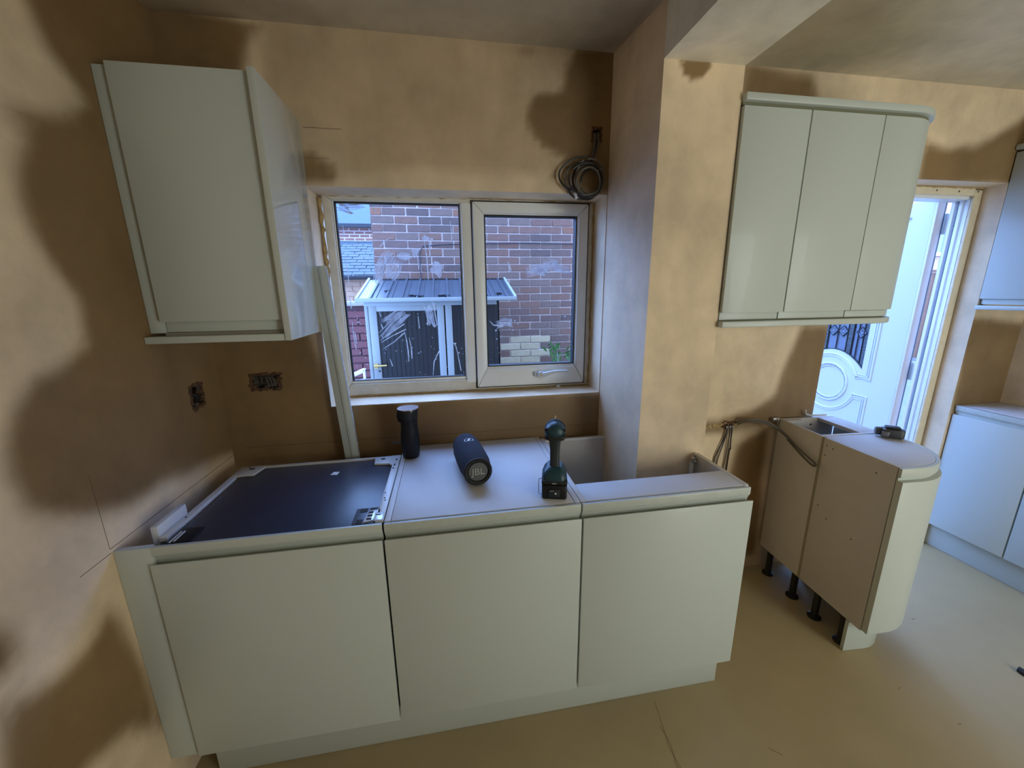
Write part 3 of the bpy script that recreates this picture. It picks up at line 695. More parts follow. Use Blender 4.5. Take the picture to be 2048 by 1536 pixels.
mb = MB()   # pale flashing panels near the left edge
mb.prism([(1.5, zr(1.5)+.001), (2.1, zr(2.1)+.001), (2.1, zr(2.1)+.004), (1.5, zr(1.5)+.004)], .235, .31, 'x'); Q(mb, 'roof_flashing', SHEDW)
Q(MB().box(.235, 1.44, 2.088, 2.105, 1.60, 1.65), 'ridge_trim', SHEDD)
Q(MB().box(.262, .288, SY0, SY0+.05, -.15, 1.46), 'corner_post', SHEDW, bevel=.003)
Q(MB().box(.262, 1.30, SY0-.005, SY0+.03, 1.425, 1.465), 'header', SHEDW, bevel=.003)
dr = Q(MB().box(.345, .825, SY0+.008, SY0+.018, .05, 1.40), 'door', SHEDD)
Q(MB().box(.292, .352, SY0-.006, SY0+.016, .0, 1.43), 'stile', SHEDW, bevel=.003, parent=None)
Q(MB().box(.818, .872, SY0-.006, SY0+.016, .0, 1.43), 'stile', SHEDW, bevel=.003)
Q(MB().box(.352, .818, SY0-.006, SY0+.016, 1.385, 1.43), 'rail', SHEDW, bevel=.003)
Q(MB().box(.352, .818, SY0-.006, SY0+.016, .0, .06), 'rail', SHEDW, bevel=.003)
Q(MB().box(.882, .935, SY0-.002, SY0+.03, -.15, 1.43), 'corner_post', SHEDW, bevel=.003)
mb = MB()
for k in range(13): 
    x = .352+k*.036
    mb.box(x, x+.008, SY0+.002, SY0+.010, .06, 1.385)
Q(mb, 'door_corrugation', SHEDD)
mb = MB(); mb.box(.935, 1.32, SY0+.01, SY0+.02, -.15, 1.44); mb.box(1.312, 1.322, SY0+.01, SY1, -.15, 1.5); mb.box(.27, .278, SY0+.03, SY1, -.15, 1.5); mb.box(.27, 1.32, SY1-.01, SY1, -.15, 1.55)
for k in range(10): mb.box(.945+k*.037, .955+k*.037, SY0, SY0+.012, -.15, 1.44)
Q(mb, 'side_sheet', SHEDD)
mb = MB(); mb.tube([(.30, SY0-.022, .955), (.40, SY0-.022, .958)], .009, 10); mb.box(.30, .33, SY0-.02, SY0-.005, .935, .975)
o = Q(mb, 'bolt', BRASS, bevel=0, smooth=True); o['label'] = 'brass sliding bolt'
Q(MB().box(.33, .345, SY0-.009, SY0-.006, .905, .918), 'keyhole_plate', SHEDD)
# white offcut leaning left of the shed
mb = MB(); mb.prism([(.02, .84), (.24, .93), (.255, .955), (.235, .96), (.02, .87)], 1.42, 1.46, 'y'); mb.prism([(.08, .83), (.25, .865), (.25, .885), (.08, .85)], 1.40, 1.44, 'y')
mb.box(.235, .25, 1.42, 1.45, -.15, .95)
tag(mb.build('plastic_bracket', UPVC, bevel=.003), 'white plastic bracket standing low beside the shed corner', 'bracket')
# plant by the wall
pl_ = thing('plant', 'green leafy plant growing at the foot of the brick wall', 'plant', (2.12, 2.36, -.15)); Q = P(pl_)
mb = MB(); random.seed(4)
for k in range(7): mb.tube([(2.12, 2.36, -.15), (2.1+random.uniform(-.05, .1), 2.35, .4), (2.08+random.uniform(-.14, .16), 2.33, .9)], .005, 5)
Q(mb, 'stem', LEAF)
mb = MB()
for k in range(150):
    c = Vector((2.1+random.uniform(-.17, .17), 2.33+random.uniform(-.1, .08), random.uniform(.35, .97))); d = Vector((random.uniform(-1, 1), random.uniform(-1, 0), random.uniform(-.5, 1))).normalized(); w = d.cross(Vector((0, 1, .3))).normalized()*.011; L_ = random.uniform(.05, .09)
    n = len(mb.v); mb.v += [tuple(c), tuple(c+d*L_*.5+w), tuple(c+d*L_), tuple(c+d*L_*.5-w)]; mb.f.append((n, n+1, n+2, n+3))
o = Q(mb, 'leaf', LEAF); o['kind'] = 'stuff'
# neighbours: low outbuilding with slate roof, then a house
nb1 = thing('outbuilding', 'low brick outbuilding with dark slate roof seen at left of the window', 'building', (-1.5, 5.6, -.15)); Q = P(nb1)
TANB = mat('tan_bricks', (.42, .24, .15), .9, var=.25, vscale=25)
Q(MB().box(-4, .6, 5.0, 7.4, -.15, 1.80), 'wall', TANB)
mb = MB()
for r_ in range(24):
    for c_ in range(9): 
        x = -1.6+c_*.235+(.11 if r_ % 2 else 0); mb.box(x, x+.22, 4.992, 5.0, -.05+r_*.077, .015+r_*.077)
o = Q(mb, 'brick_face', mat('pale_mortar', (.5, .30, .19), .9, var=.3, vscale=14)); o['kind'] = 'stuff'
mb = MB(); mb.prism([(4.9, 1.78), (6.2, 2.42), (7.5, 1.78)], -4, .6, 'x'); Q(mb, 'roof', SLATE)
mb = MB(); random.seed(9)
for r_ in range(12):
    y = 4.88+r_*.108; z = 1.80+r_*.0535
    for c_ in range(22):
        x = -3.4+c_*.18+(.09 if r_ % 2 else 0)+random.uniform(-.004, .004); h_ = random.uniform(.012, .022)
        mb.prism([(y, z-.004), (y+.16, z+.074), (y+.16, z+.084), (y, z+h_)], x, x+.172, 'x')
o = Q(mb, 'roof_slate', SLATE); o['kind'] = 'stuff'
Q(MB().box(-4, .6, 4.80, 4.88, 1.74, 1.80), 'gutter', GASK, bevel=.01)
Q(MB().box(-4, .6, 6.12, 6.28, 2.40, 2.45), 'ridge', SLATE)
nb2 = thing('far_house', 'distant brick house with pale slate roof at left of the window', 'building', (-1.5, 11, -.15)); Q = P(nb2)
Q(MB().box(-6, 1.2, 9, 14, -.15, 3.2), 'wall', mat('far_mortar', (.75, .6, .52), .9))
mb = MB()
for r_ in range(26):
    for c_ in range(22): 
        x = -4+c_*.24+(.12 if r_ % 2 else 0); mb.box(x, x+.21, 8.99, 9.0, 1.2+r_*.077, 1.2+.052+r_*.077)
o = Q(mb, 'brick_face', mat('far_brick', (.34, .15, .11), .9, var=.3, vscale=8)); o['kind'] = 'stuff'
mb = MB(); mb.prism([(8.8, 3.14), (11.5, 4.22), (14.2, 3.14)], -6, 1.2, 'x'); Q(mb, 'roof', SLATE2)
mb = MB()
for r_ in range(22): 
    y = 8.8+r_*.122; z = 3.165+r_*.0488; mb.prism([(y, z-.02), (y+.12, z+.03), (y+.12, z+.045), (y, z+.025)], -6, 1.2, 'x')
o = Q(mb, 'slate_course', SLATE2); o['kind'] = 'stuff'
Q(MB().box(-6, 1.2, 8.68, 8.8, 3.08, 3.16), 'gutter', GASK)
# beyond the door: fence and a house
fn = thing('wooden_fence', 'brown vertical board fence seen past the open door', 'fence', (12.3, 6.05, -.15)); Q = P(fn)
random.seed(2)
board = MB().box(0, .14, 0, .02, 0, 2.0).build('board', WOOD, bevel=.002, seg=1); bd = board.data; bpy.data.objects.remove(board)
for k in range(26): place(bd, Vector((10.6+k*.146, 6.0+random.uniform(-.003, .003), -.15))-Vector(fn.location), fn, 'board')
for z in (.3, 1.1, 1.72): Q(MB().box(10.6, 14.4, 6.02, 6.06, z, z+.09), 'fence_rail', WOOD)
Q(MB().box(10.6, 14.4, 5.97, 6.05, 1.86, 1.92), 'capping', WOOD)
hs = thing('brick_house', 'brick house with white window frames beyond the fence past the door', 'building', (17, 10.5, -.15)); Q = P(hs)
Q(MB().box(13, 26, 10, 16, -.15, 6), 'wall', TANB)
for x in (17.6, 19.6, 21.4):
    Q(MB().box(x, x+1.1, 9.95, 10.05, 2.6, 4.0), 'pane', BEVG)
    f_ = frame_ring(x, x+1.1, 2.6, 4.0, .12, 9.9, 10.02); Q(f_, 'window_frame', UPVC); Q(MB().box(x+.5, x+.6, 9.9, 10.02, 2.6, 4.0), 'mullion', UPVC)

# ============================================================ BASE UNITS UNDER THE WINDOW
FY = -.619           # door face
def jrail(x0, x1, zt=.870, yf=-.607):
    """curved J-profile finger rail, section (y,z) extruded along x"""
    sec = [(yf, zt), (yf, zt-.022), (yf+.002, zt-.028), (yf+.007, zt-.035), (yf+.011, zt-.046), (yf+.011, zt-.075), (yf+.018, zt-.075), (yf+.018, zt-.03), (yf+.009, zt-.02), (yf+.009, zt)]
    return MB().prism(sec, x0, x1, 'x')
def doorp(x0, x1, z0, z1, y=FY, t=.02, top='cut'):
    sec = [(y, z0), (y, z1), (y+t, z1-.010), (y+t, z0)]
    return MB().prism(sec, x0, x1, 'x')
def film(x0, x1, z0, z1, y, seed, amp=.002):
    mb = MB(); nx, nz = int((x1-x0)/.006), 6
    for i in range(nx+1):
        for j in range(nz+1):
            x = x0+(x1-x0)*i/nx; z = z0+(z1-z0)*j/nz
            d = max(0, noise.noise(Vector((x*16+seed+z*22, z*26, seed))))*(.5+noise.noise(Vector((x*4, seed, 0))))*1.6
            mb.v.append((x, y-.0008-amp*d, z+.003*noise.noise(Vector((x*20, j, seed)))))
    for i in range(nx):
        for j in range(nz):
            a = i*(nz+1)+j; mb.f.append((a, a+nz+1, a+nz+2, a+1))
    return mb
# integrated appliance in the first bay
ap = thing('integrated_appliance', 'built-in appliance with dark top panel behind the leftmost base door', 'appliance', (.38, -.35, 0)); Q = P(ap)
Q(MB().box(.105, .672, -.575, -.120, .156, .855), 'body', mat('appliance_casing', (.16, .16, .17), .5))
tp = Q(MB().box(.108, .655, -.5885, -.1185, .856, .8625), 'top_panel', DARKP, bevel=.0015)
mb = MB(); mb.box(.078, .098, -.56, -.108, .856, .869); Q(mb, 'side_rail', STEEL, bevel=.001, label='narrow white steel rail along the left edge')
mb = MB(); mb.box(.080, .665, -.118, -.106, .855, .869); Q(mb, 'rear_rail', STEEL, bevel=.001)
mb = MB(); mb.prism([(.6555, -.588), (.679, -.588), (.679, -.108), (.640, -.108), (.640, -.185), (.655, -.2)], .863, .871, 'z'); Q(mb, 'side_rail', STEEL, bevel=.001)
mb = MB(); mb.prism([(.080, -.11), (.170, -.11), (.155, -.185), (.085, -.185)], .863, .8705, 'z'); Q(mb, 'corner_plate', STEEL, bevel=.001)
mb = MB(); mb.prism([(.655, -.11), (.578, -.115), (.585, -.175), (.655, -.182)], .863, .8705, 'z'); Q(mb, 'corner_plate', STEEL, bevel=.001)
mb = MB()
for x, y, a, b in ((.128, -.135, .010, .006), (.612, -.135, .009, .007), (.666, -.15, .003, .008), (.664, -.20, .003, .010), (.663, -.23, .003, .006), (.660, -.42, .003, .003), (.668, -.47, .003, .003), (.664, -.455, .003, .003), (.088, -.46, .002, .003), (.112, -.118, .003, .003)):
    mb.lathe([(1, -.0004), (1, .0008)], (0, 0, 0), 10) if 0 else mb.prism([(x+a*math.cos(t*.628), y+b*math.sin(t*.628)) for t in range(10)], .8695, .8716, 'z')
Q(mb, 'screw_hole', DEEP)['kind'] = 'stuff'
hg = Q(MB().box(.588, .654, -.5875, -.500, .8625, .8665), 'hinge_pocket', mat('grey_plate', (.12, .14, .18), .4, metal=.4), bevel=.002)
mb = MB(); mb.box(.600, .622, -.525, -.505, .866, .8675); mb.box(.600, .618, -.585, -.565, .866, .8675); mb.box(.63, .65, -.522, -.505, .866, .8675); Q(mb, 'slot', DEEP, parent=hg)['kind'] = 'stuff'
mb = MB(); mb.prism([(.622, -.585), (.662, -.575), (.662, -.520), (.628, -.525)], .8665, .871, 'z'); mb.box(.650, .676, -.587, -.545, .8712, .874)
hb_ = Q(mb, 'hinge', mat('bright_steel', (.72, .75, .78), .3, metal=.3), bevel=.001)
mb = MB(); 
for k in range(3): mb.box(.629, .643, -.578+k*.018, -.567+k*.018, .8708, .8718)
mb.box(.655, .668, -.560, -.556, .8738, .8748); Q(mb, 'slot', DEEP, parent=hb_)['kind'] = 'stuff'
Q(MB().box(.109, .168, -.5875, -.515, .863, .866), 'hinge_pocket', BLACK, bevel=.002)
mb = MB(); mb.box(.118, .1215, -.587, -.535, .8665, .869); mb.box(.127, .130, -.583, -.535, .8665, .869); Q(mb, 'hinge', STEEL)
Q(MB().prism([(.435, -.228), (.460, -.232), (.463, -.207), (.442, -.205)], .8626, .8632, 'z'), 'rating_label', WHITEP)
# left filler post and little pale clip block
fl = thing('filler_panel', 'ivory filler panel between the left wall and the leftmost base door', 'filler panel', (.04, -.6, .15)); Q = P(fl)
Q(MB().box(.001, .0865, -.607, -.589, .150, .8695), 'panel', IVORY, bevel=.001)
Q(MB().box(.058, .074, -.588, -.40, .70, .8345), 'return_batten', CARC, bevel=.001)
Q(MB().box(.058, .076, -.555, -.43, .835, .900), 'fixing_block', STEEL, bevel=.003)
# first (appliance) door
def bay(name, label, x0, x1, seed=None, group='doors of the window run'):
    t = thing(name, label, 'cabinet door', ((x0+x1)/2, FY, .154)); Q = P(t)
    return t, Q
t, Q = bay('appliance_door', 'leftmost wide ivory door below the dark appliance top', .083, .679)
Q(doorp(.0845, .6765, .156, .825), 'door_panel', IVORY, bevel=.0015)
Q(jrail(.087, .6765), 'finger_rail', IVORY, bevel=.0008)
# unit 2 with its top board
u2 = thing('base_cabinet', 'middle ivory base cabinet with closed white top carrying speaker and drill', 'cabinet', (.98, -.3, 0)); Q = P(u2)
X0, X1 = .682, 1.2815
Q(MB().box(X0, X0+.018, -.590, -.012, .155, .8695), 'side_panel', CTOP, bevel=.0008)
Q(MB().box(X1-.018, X1, -.590, -.012, .155, .8695), 'side_panel', CTOP, bevel=.0008)
Q(MB().box(X0+.0192, X1-.0192, -.590, -.012, .852, .8690), 'top_board', CTOP, bevel=.0008)
Q(MB().box(X0+.019, X1-.019, -.589, -.012, .155, .173), 'bottom_board', CARC)
Q(MB().box(X0+.019, X1-.019, -.060, -.052, .174, .851), 'back_panel', CARC)
Q(doorp(.6825, 1.2795, .156, .825), 'door_panel', IVORY, bevel=.0015)
Q(jrail(.6825, 1.2795, .8685), 'finger_rail', IVORY, bevel=.0008)
Q(film(.69, 1.279, .838, .870, -.6075, 3), 'protective_film', FILM)
mb = MB(); mb.box(.634, .668, -.006, -.001, .880, .892); Q(mb, 'wall_bracket', ZINC)
for x, y in ((.80, -.10), (.80, -.50), (1.2, -.10), (1.2, -.50)):
    Q(MB().lathe([(.028, 0), (.028, .008), (.015, .014), (.015, .15), (.024, .155)], (x, y, 0), 16), 'leg', LEGM, smooth=True)
# unit 3 open topped, notched round the pier
u3 = thing('base_cabinet', 'right open-topped ivory base cabinet fitted around the wall pier', 'cabinet', (1.58, -.4, 0)); Q = P(u3)
X0, X1 = 1.2835, 1.8830
Q(MB().box(X0, X0+.018, -.590, -.035, .155, .8695), 'side_panel', CTOP, bevel=.0008)
Q(MB().box(X1-.018, X1, -.590, -.315, .155, .8695), 'side_panel', CARC, bevel=.0008)
Q(MB().box(X0+.0185, X1-.0185, -.590, -.478, .852, .8690), 'top_rail', CTOP, bevel=.0008)
Q(MB().prism([(X0+.0185, -.589), (X1-.0185, -.589), (X1-.0185, -.318), (1.58, -.318), (1.58, -.066), (X0+.0185, -.066)], .155, .173, 'z'), 'bottom_board', CARC)
Q(MB().box(X0+.0185, 1.588, -.060, -.046, .155, .8690), 'back_panel', CARC, bevel=.001)
Q(MB().box(X0+.0185, 1.592, -.066, -.0605, .862, .870), 'back_panel_edge', EDGE)
Q(doorp(1.2855, 1.8835, .156, .825), 'door_panel', IVORY, bevel=.0015)
Q(jrail(1.2855, 1.8790, .8675), 'finger_rail', IVORY, bevel=.0008)
Q(film(1.29, 1.872, .834, .862, -.6065, 9, .0025), 'protective_film', FILM)
for (x, y) in ((1.588, -.058), (1.845, -.325)):
    mb = MB(); mb.box(x, x+.022, y-.012, y+.002, .836, .858); mb.lathe([(.005, 0), (.005, .014)], (x+.008, y-.026, .846), 10, 'y'); mb.box(x+.014, x+.03, y-.003, y+.003, .824, .868)
    Q(mb, 'wall_bracket', ZINC, bevel=.001)
Q(MB().box(1.846, 1.849, -.34, -.318, .30, .835), 'corner_strip', EDGE)
for x, y in ((1.40, -.10), (1.40, -.50), (1.8, -.50)):
    Q(MB().lathe([(.028, 0), (.028, .008), (.015, .014), (.015, .15), (.024, .155)], (x, y, 0), 16), 'leg', LEGM, smooth=True)
# plinth
pn = thing('plinth', 'long ivory kickboard under the three window-side base doors', 'plinth', (1.0, -.56, 0)); Q = P(pn)
Q(MB().box(.092, 1.876, -.566, -.550, .001, .150), 'board', mat('plinth_ivory', (.47, .51, .47), .3, coat=.2), bevel=.001)
Q(MB().box(1.858, 1.876, -.549, -.50, .001, .150), 'return_end', MATS['plinth_ivory'], bevel=.001)

# ============================================================ LEFT WALL CABINET
wc = thing('wall_cabinet', 'ivory wall cabinet with glossy end panel left of the window', 'wall cabinet', (.2, -.16, 1.4)); Q = P(wc)
Q(MB().box(.040, .388, -.297, -.002, 1.41, 2.118), 'carcass', CARC, bevel=.001)
Q(MB().box(.001, .044, -.304, -.286, 1.408, 2.116), 'filler_strip', IVORY, bevel=.001)
Q(MB().prism([(-.320, 1.4425), (-.320, 2.119), (-.300, 2.119), (-.300, 1.452)], .0415, .3840, 'x'), 'door', IVORY, bevel=.0015)
Q(MB().box(.3845, .3890, -.306, -.2975, 1.41, 2.117), 'gap_shade', DEEP)  # dark strip that puts the shade of the door gap into colour
Q(MB().box(.046, .3840, -.304, -.297, 1.410, 1.452), 'finger_rail', IVORY, bevel=.002)
Q(MB().box(.001, .3875, -.336, -.27, 1.379, 1.400), 'pelmet', IVORY, bevel=.002)
Q(MB().box(.044, .3865, -.309, -.299, 1.400, 1.409), 'shadow_strip', mat('underside_shade', (.30, .29, .24), .6))  # shade above the pelmet put into a darker strip colour
Q(MB().box(.3895, .409, -.338, -.003, 1.379, 2.121), 'end_panel', GLOSS, bevel=.0015)
Q(MB().box(.4095, .4125, -.02, -.004, 1.379, 2.11), 'edge_film', FILM)

# ============================================================ RIGHT WALL CABINETS
def arcpts(cx, cy, r, a0, a1, n=14): return [(cx+r*math.cos(math.radians(a0+(a1-a0)*i/n)), cy+r*math.sin(math.radians(a0+(a1-a0)*i/n))) for i in range(n+1)]
def wallcab(label, x0, x1):
    t = thing('wall_cabinet', label, 'wall cabinet', ((x0+x1)/2, -.16, 1.4)); Q = P(t)
    Q(MB().box(x0, x1, -.298, -.002, 1.408, 2.126), 'carcass', CARC)
    Q(MB().prism([(-.320, 1.4325), (-.320, 2.123), (-.300, 2.123), (-.300, 1.442)], x0+.0015, x1-.0015, 'x'), 'door', IVORY, bevel=.0015)
    Q(MB().box(max(x0-.012, 1.9146), x1-.015, -.309, -.299, 1.406, 1.442), 'finger_rail', IVORY, bevel=.002)
    return t
wallcab('ivory wall cabinet touching the pier, left one of the right-hand pair', 1.9145, 2.180)
wallcab('ivory wall cabinet between its neighbour and the curved end cabinet', 2.1815, 2.4865)
t = thing('curved_wall_cabinet', 'curved-end ivory wall cabinet overlapping the back doorway', 'wall cabinet', (2.64, -.16, 1.4)); Q = P(t)
def rim(r, cx=2.615, cy=-.12, x0=2.488, yb=-.003): return [(x0, yb), (x0, cy-r)]+arcpts(cx, cy, r, 270, 360)+[(cx+r, yb)]
def shell(ro, ri, x0o, z0, z1, cx=2.615, cy=-.12, yb=-.003):
    o_ = [(x0o, cy-ro)]+arcpts(cx, cy, ro, 270, 360, 18)+[(cx+ro, yb)]; i_ = [(x0o, cy-ri)]+arcpts(cx, cy, ri, 270, 360, 18)+[(cx+ri, yb)]
    return MB().prism(o_+i_[::-1], z0, z1, 'z')
Q(MB().prism(rim(.176), 1.408, 2.126, 'z'), 'carcass', CARC)
Q(shell(.200, .180, 2.488, 1.4325, 2.123), 'door', IVORY, bevel=.0012)
Q(shell(.189, .180, 2.475, 1.406, 1.431), 'finger_rail', IVORY, bevel=.001)
o = MB().prism([(1.914, -.003), (1.914, -.328)]+arcpts(2.62, -.12, .208, 270, 360, 20)+[(2.828, -.003)], 2.136, 2.160, 'z').build('cornice', IVORY, bevel=.004, origin=(2.35, -.16, 2.136))
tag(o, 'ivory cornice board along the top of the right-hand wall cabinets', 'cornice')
o = MB().prism([(1.914, -.003), (1.914, -.312)]+arcpts(2.62, -.12, .192, 270, 360, 20)+[(2.812, -.003)], 2.1265, 2.1355, 'z').build('shadow_strip', mat('olive_shadow', (.18, .18, .11), .7), origin=(2.35, -.16, 2.13))  # shadow line under the cornice put into the olive colour
tag(o, 'recessed strip coloured dark as shade under the cornice of the right-hand wall cabinets', 'strip')
o = MB().prism([(1.914, -.26), (1.914, -.332)]+arcpts(2.60, -.13, .202, 270, 352, 20)+[(2.78, -.003), (2.73, -.003), (2.73, -.13), (2.62, -.26)], 1.3785, 1.401, 'z').build('pelmet', IVORY, bevel=.003, origin=(2.35, -.16, 1.38))
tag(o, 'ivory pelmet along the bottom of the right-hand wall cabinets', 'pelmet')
o = MB().prism([(1.914, -.25), (1.914, -.306)]+arcpts(2.60, -.13, .176, 270, 352, 20)+[(2.76, -.003), (2.70, -.003)], 1.4015, 1.4055, 'z').build('shadow_strip', MATS['olive_shadow'], origin=(2.35, -.16, 1.40))  # shade of the gap above the pelmet, painted as a dark strip
tag(o, 'gap strip coloured dark as shade above the pelmet of the right-hand wall cabinets', 'strip')

# ============================================================ PENINSULA: two backless-side units by the door
ANG = -.058; PO = (2.537, 0, 0)
def PQ(name, label):
    t = thing(name, label, 'cabinet', PO, ANG)
    def add(mb, nm, m_, bevel=0, smooth=False, label=None):
        o = mb.build(nm, m_, t, bevel, smooth)
        if label: o['label'] = label
        return o
    return t, add
BKP = mat('carcass_back', (.57, .54, .50), .5, var=.05, vscale=20)
t, Q = PQ('narrow_base_cabinet', 'narrow open-topped base cabinet against the wall beside the back door')
ZT = .8785
Q(MB().box(.0, .008, -.272, -.022, .15, ZT), 'back_panel', BKP, bevel=.0008)
Q(MB().box(.008, .295, -.038, -.020, .15, ZT), 'side_panel', BKP, bevel=.0008)
Q(MB().box(.008, .295, -.272, -.256, .15, ZT), 'side_panel', CTOP, bevel=.0008)
Q(MB().prism([(.205, -.2555), (.295, -.2555), (.295, -.0385), (.205, -.0385)], ZT-.016, ZT-.0005, 'z'), 'top_rail', CTOP, bevel=.0008)
Q(MB().box(.009, .10, -.0600, -.0385, ZT-.016, ZT-.001), 'rear_rail', BKP)
Q(MB().box(.008, .29, -.255, -.039, .155, .173), 'bottom_board', CARC)
Q(MB().box(.262, .277, -.270, -.03, .001, .148), 'plinth', MATS['plinth_ivory'], bevel=.001)
Q(MB().box(.2965, .316, -.270, -.040, .156, .826), 'door', IVORY, bevel=.0015)
Q(MB().box(.2965, .306, -.270, -.040, .828, ZT-.002), 'finger_rail', IVORY, bevel=.001)
mb = MB()
for x in (.07, .165): mb.lathe([(.005, 0), (.005, .002)], (x, -.0405, .845), 12, 'y')
Q(mb, 'screw_hole', DEEP)['kind'] = 'stuff'
mb = MB(); mb.box(-.035, .002, -.028, -.004, ZT-.012, ZT+.004); mb.box(-.01, -.001, -.03, -.02, ZT-.05, ZT); Q(mb, 'wall_bracket', ZINC, bevel=.001)
mb = MB(); mb.tube([(.15, -.01, ZT+.035), (.155, -.012, ZT+.012), (.19, -.012, ZT+.004), (.27, -.012, ZT+.004)], .005, 8); Q(mb, 'plastic_clip', EDGE, smooth=True)
for x, y in ((.03, -.07), (.03, -.235), (.22, -.07), (.22, -.235)):
    Q(MB().lathe([(.028, 0), (.028, .008), (.015, .014), (.015, .145), (.024, .15)], (x, y, 0), 16), 'leg', LEGM, smooth=True)
t, Q = PQ('curved_base_cabinet', 'curved-end base cabinet with flat grey top and ivory curved door')
CXc, CYc, RC = .075, -.355, .235
def crv(r, x0, a1=360, n=18): return [(x0, CYc-r)]+arcpts(CXc, CYc, r, 270, a1, n)
Q(MB().box(.0, .017, -.588, -.2842, .15, ZT-.002), 'side_panel', BKP, bevel=.0008)
Q(MB().box(-.0008, .0168, -.2840, -.2722, .15, ZT-.004), 'joint_strip', mat('joint_board', (.30, .27, .18), .7))
Q(MB().prism([(.0175, -.275)]+crv(RC, .0175)+[(CXc+RC, -.275)], ZT-.019, ZT-.002, 'z'), 'top_board', CTOP, bevel=.0008)
Q(MB().prism([(.0175, -.275)]+crv(RC-.005, .0175)+[(CXc+RC-.005, -.275)], .155, .173, 'z'), 'bottom_board', CARC)
def shell2(ro, ri, x0, z0, z1, yb=-.275): return MB().prism(crv(ro, x0)+[(CXc+ro, yb)]+([(CXc+ro-(ro-ri), yb)]+crv(ri, x0)[::-1]), z0, z1, 'z')
Q(shell2(RC-.002, RC-.012, .018, .173, ZT-.020), 'carcass_wall', CARC)
Q(shell2(RC+.013, RC+.001, .0005, ZT-.040, ZT-.003), 'finger_rail', IVORY, bevel=.002)
Q(shell2(RC+.006, RC+.001, .0005, ZT-.072, ZT-.041), 'rail_recess', IVORY)
Q(shell2(RC+.024, RC+.0012, .0005, .156, .826), 'door', IVORY, bevel=.0015)
curved_root = t
MB().prism([(-.004, -.545), (.10, -.545)]+arcpts(.10, -.405, .14, 270, 360)+[(.24, -.30), (.225, -.30)]+arcpts(.10, -.405, .125, 360, 270)+[(-.004, -.53)], .001, .149, 'z').build('plinth', MATS['plinth_ivory'], curved_root, bevel=.001)
mb = MB()
for y, z in ((-.33, .84), (-.30, .845), (-.31, .56), (-.36, .52), (-.48, .50), (-.52, .82), (-.30, .80)): mb.lathe([(.0028, 0), (.0028, .001)], (-.0008, y, z), 8, 'x')
Q(mb, 'screw_hole', DEEP)['kind'] = 'stuff'
for x, y in ((.03, -.365), (.03, -.50), (.20, -.36)):
    Q(MB().lathe([(.028, 0), (.028, .008), (.015, .014), (.015, .145), (.024, .15)], (x, y, 0), 16), 'leg', LEGM, smooth=True)

# ============================================================ FAR RIGHT RUN
FX = 3.672
def rbase(y0, y1, label, end=False):
    t = thing('base_cabinet', label, 'cabinet', (3.84, (y0+y1)/2, 0)); Q = P(t)
    Q(MB().box(FX+.021, RX-.002, y0, y1, .155, .858), 'carcass', CARC)
    Q(MB().box(FX+.012, RX-.003, y0+.0005, y1-.0005, .8585, .876), 'top_board', CTOP, bevel=.001)
    Q(MB().prism([(FX, .148), (FX, .826), (FX+.02, .816), (FX+.02, .148)], y0+.0015, y1-.0015, 'y'), 'door', IVORY, bevel=.0015)
    Q(MB().prism([(FX+.010, .876), (FX+.010, .850), (FX+.018, .838), (FX+.020, .80), (FX+.0205, .80), (FX+.0205, .876)], y0+.001, y1-.001, 'y'), 'finger_rail', IVORY)
    fm_ = film(0, y1-y0, .836, .866, 0, 5, .0015); fm_.v = [(FX+.009+y, y0+x, z) for x, y, z in fm_.v]; Q(fm_, 'protective_film', FILM)
rbase(-.342, -.004, 'bluish-lit ivory base cabinet just right of the back doorway')
rbase(-.945, -.345, 'ivory base cabinet cut by the right edge of the view, second from doorway')
o = MB().box(FX+.040, FX+.056, -.945, -.004, .001, .147).build('plinth', MATS['plinth_ivory'], bevel=.001, origin=(FX+.045, -.47, 0)); tag(o, 'long kickboard under the base cabinets along the right wall', 'plinth')
def rwall(y0, y1, label):
    t = thing('wall_cabinet', label, 'wall cabinet', (3.84, (y0+y1)/2, 1.4)); Q = P(t)
    Q(MB().box(3.67, RX-.002, y0, y1, 1.432, 2.15), 'carcass', CARC)
    Q(MB().prism([(3.648, 1.458), (3.648, 2.148), (3.668, 2.148), (3.668, 1.468)], y0+.0015, y1-.0015, 'y'), 'door', IVORY, bevel=.0015)
    Q(MB().box(3.659, 3.669, y0+.001, y1-.012, 1.43, 1.466), 'finger_rail', IVORY, bevel=.001)
rwall(-.60, -.004, 'bluish-lit ivory wall cabinet cut by the right edge of the view')
o = MB().box(3.634, 3.70, -.60, -.002, 1.403, 1.424).build('pelmet', IVORY, bevel=.005, origin=(3.66, -.3, 1.4)); tag(o, 'ivory pelmet under the wall cabinets on the right wall', 'pelmet')
o = MB().box(3.636, RX-.003, -.60, -.002, 2.158, 2.182).build('cornice', IVORY, bevel=.006, origin=(3.8, -.3, 2.15)); tag(o, 'ivory cornice board on the right wall cabinets', 'cornice')

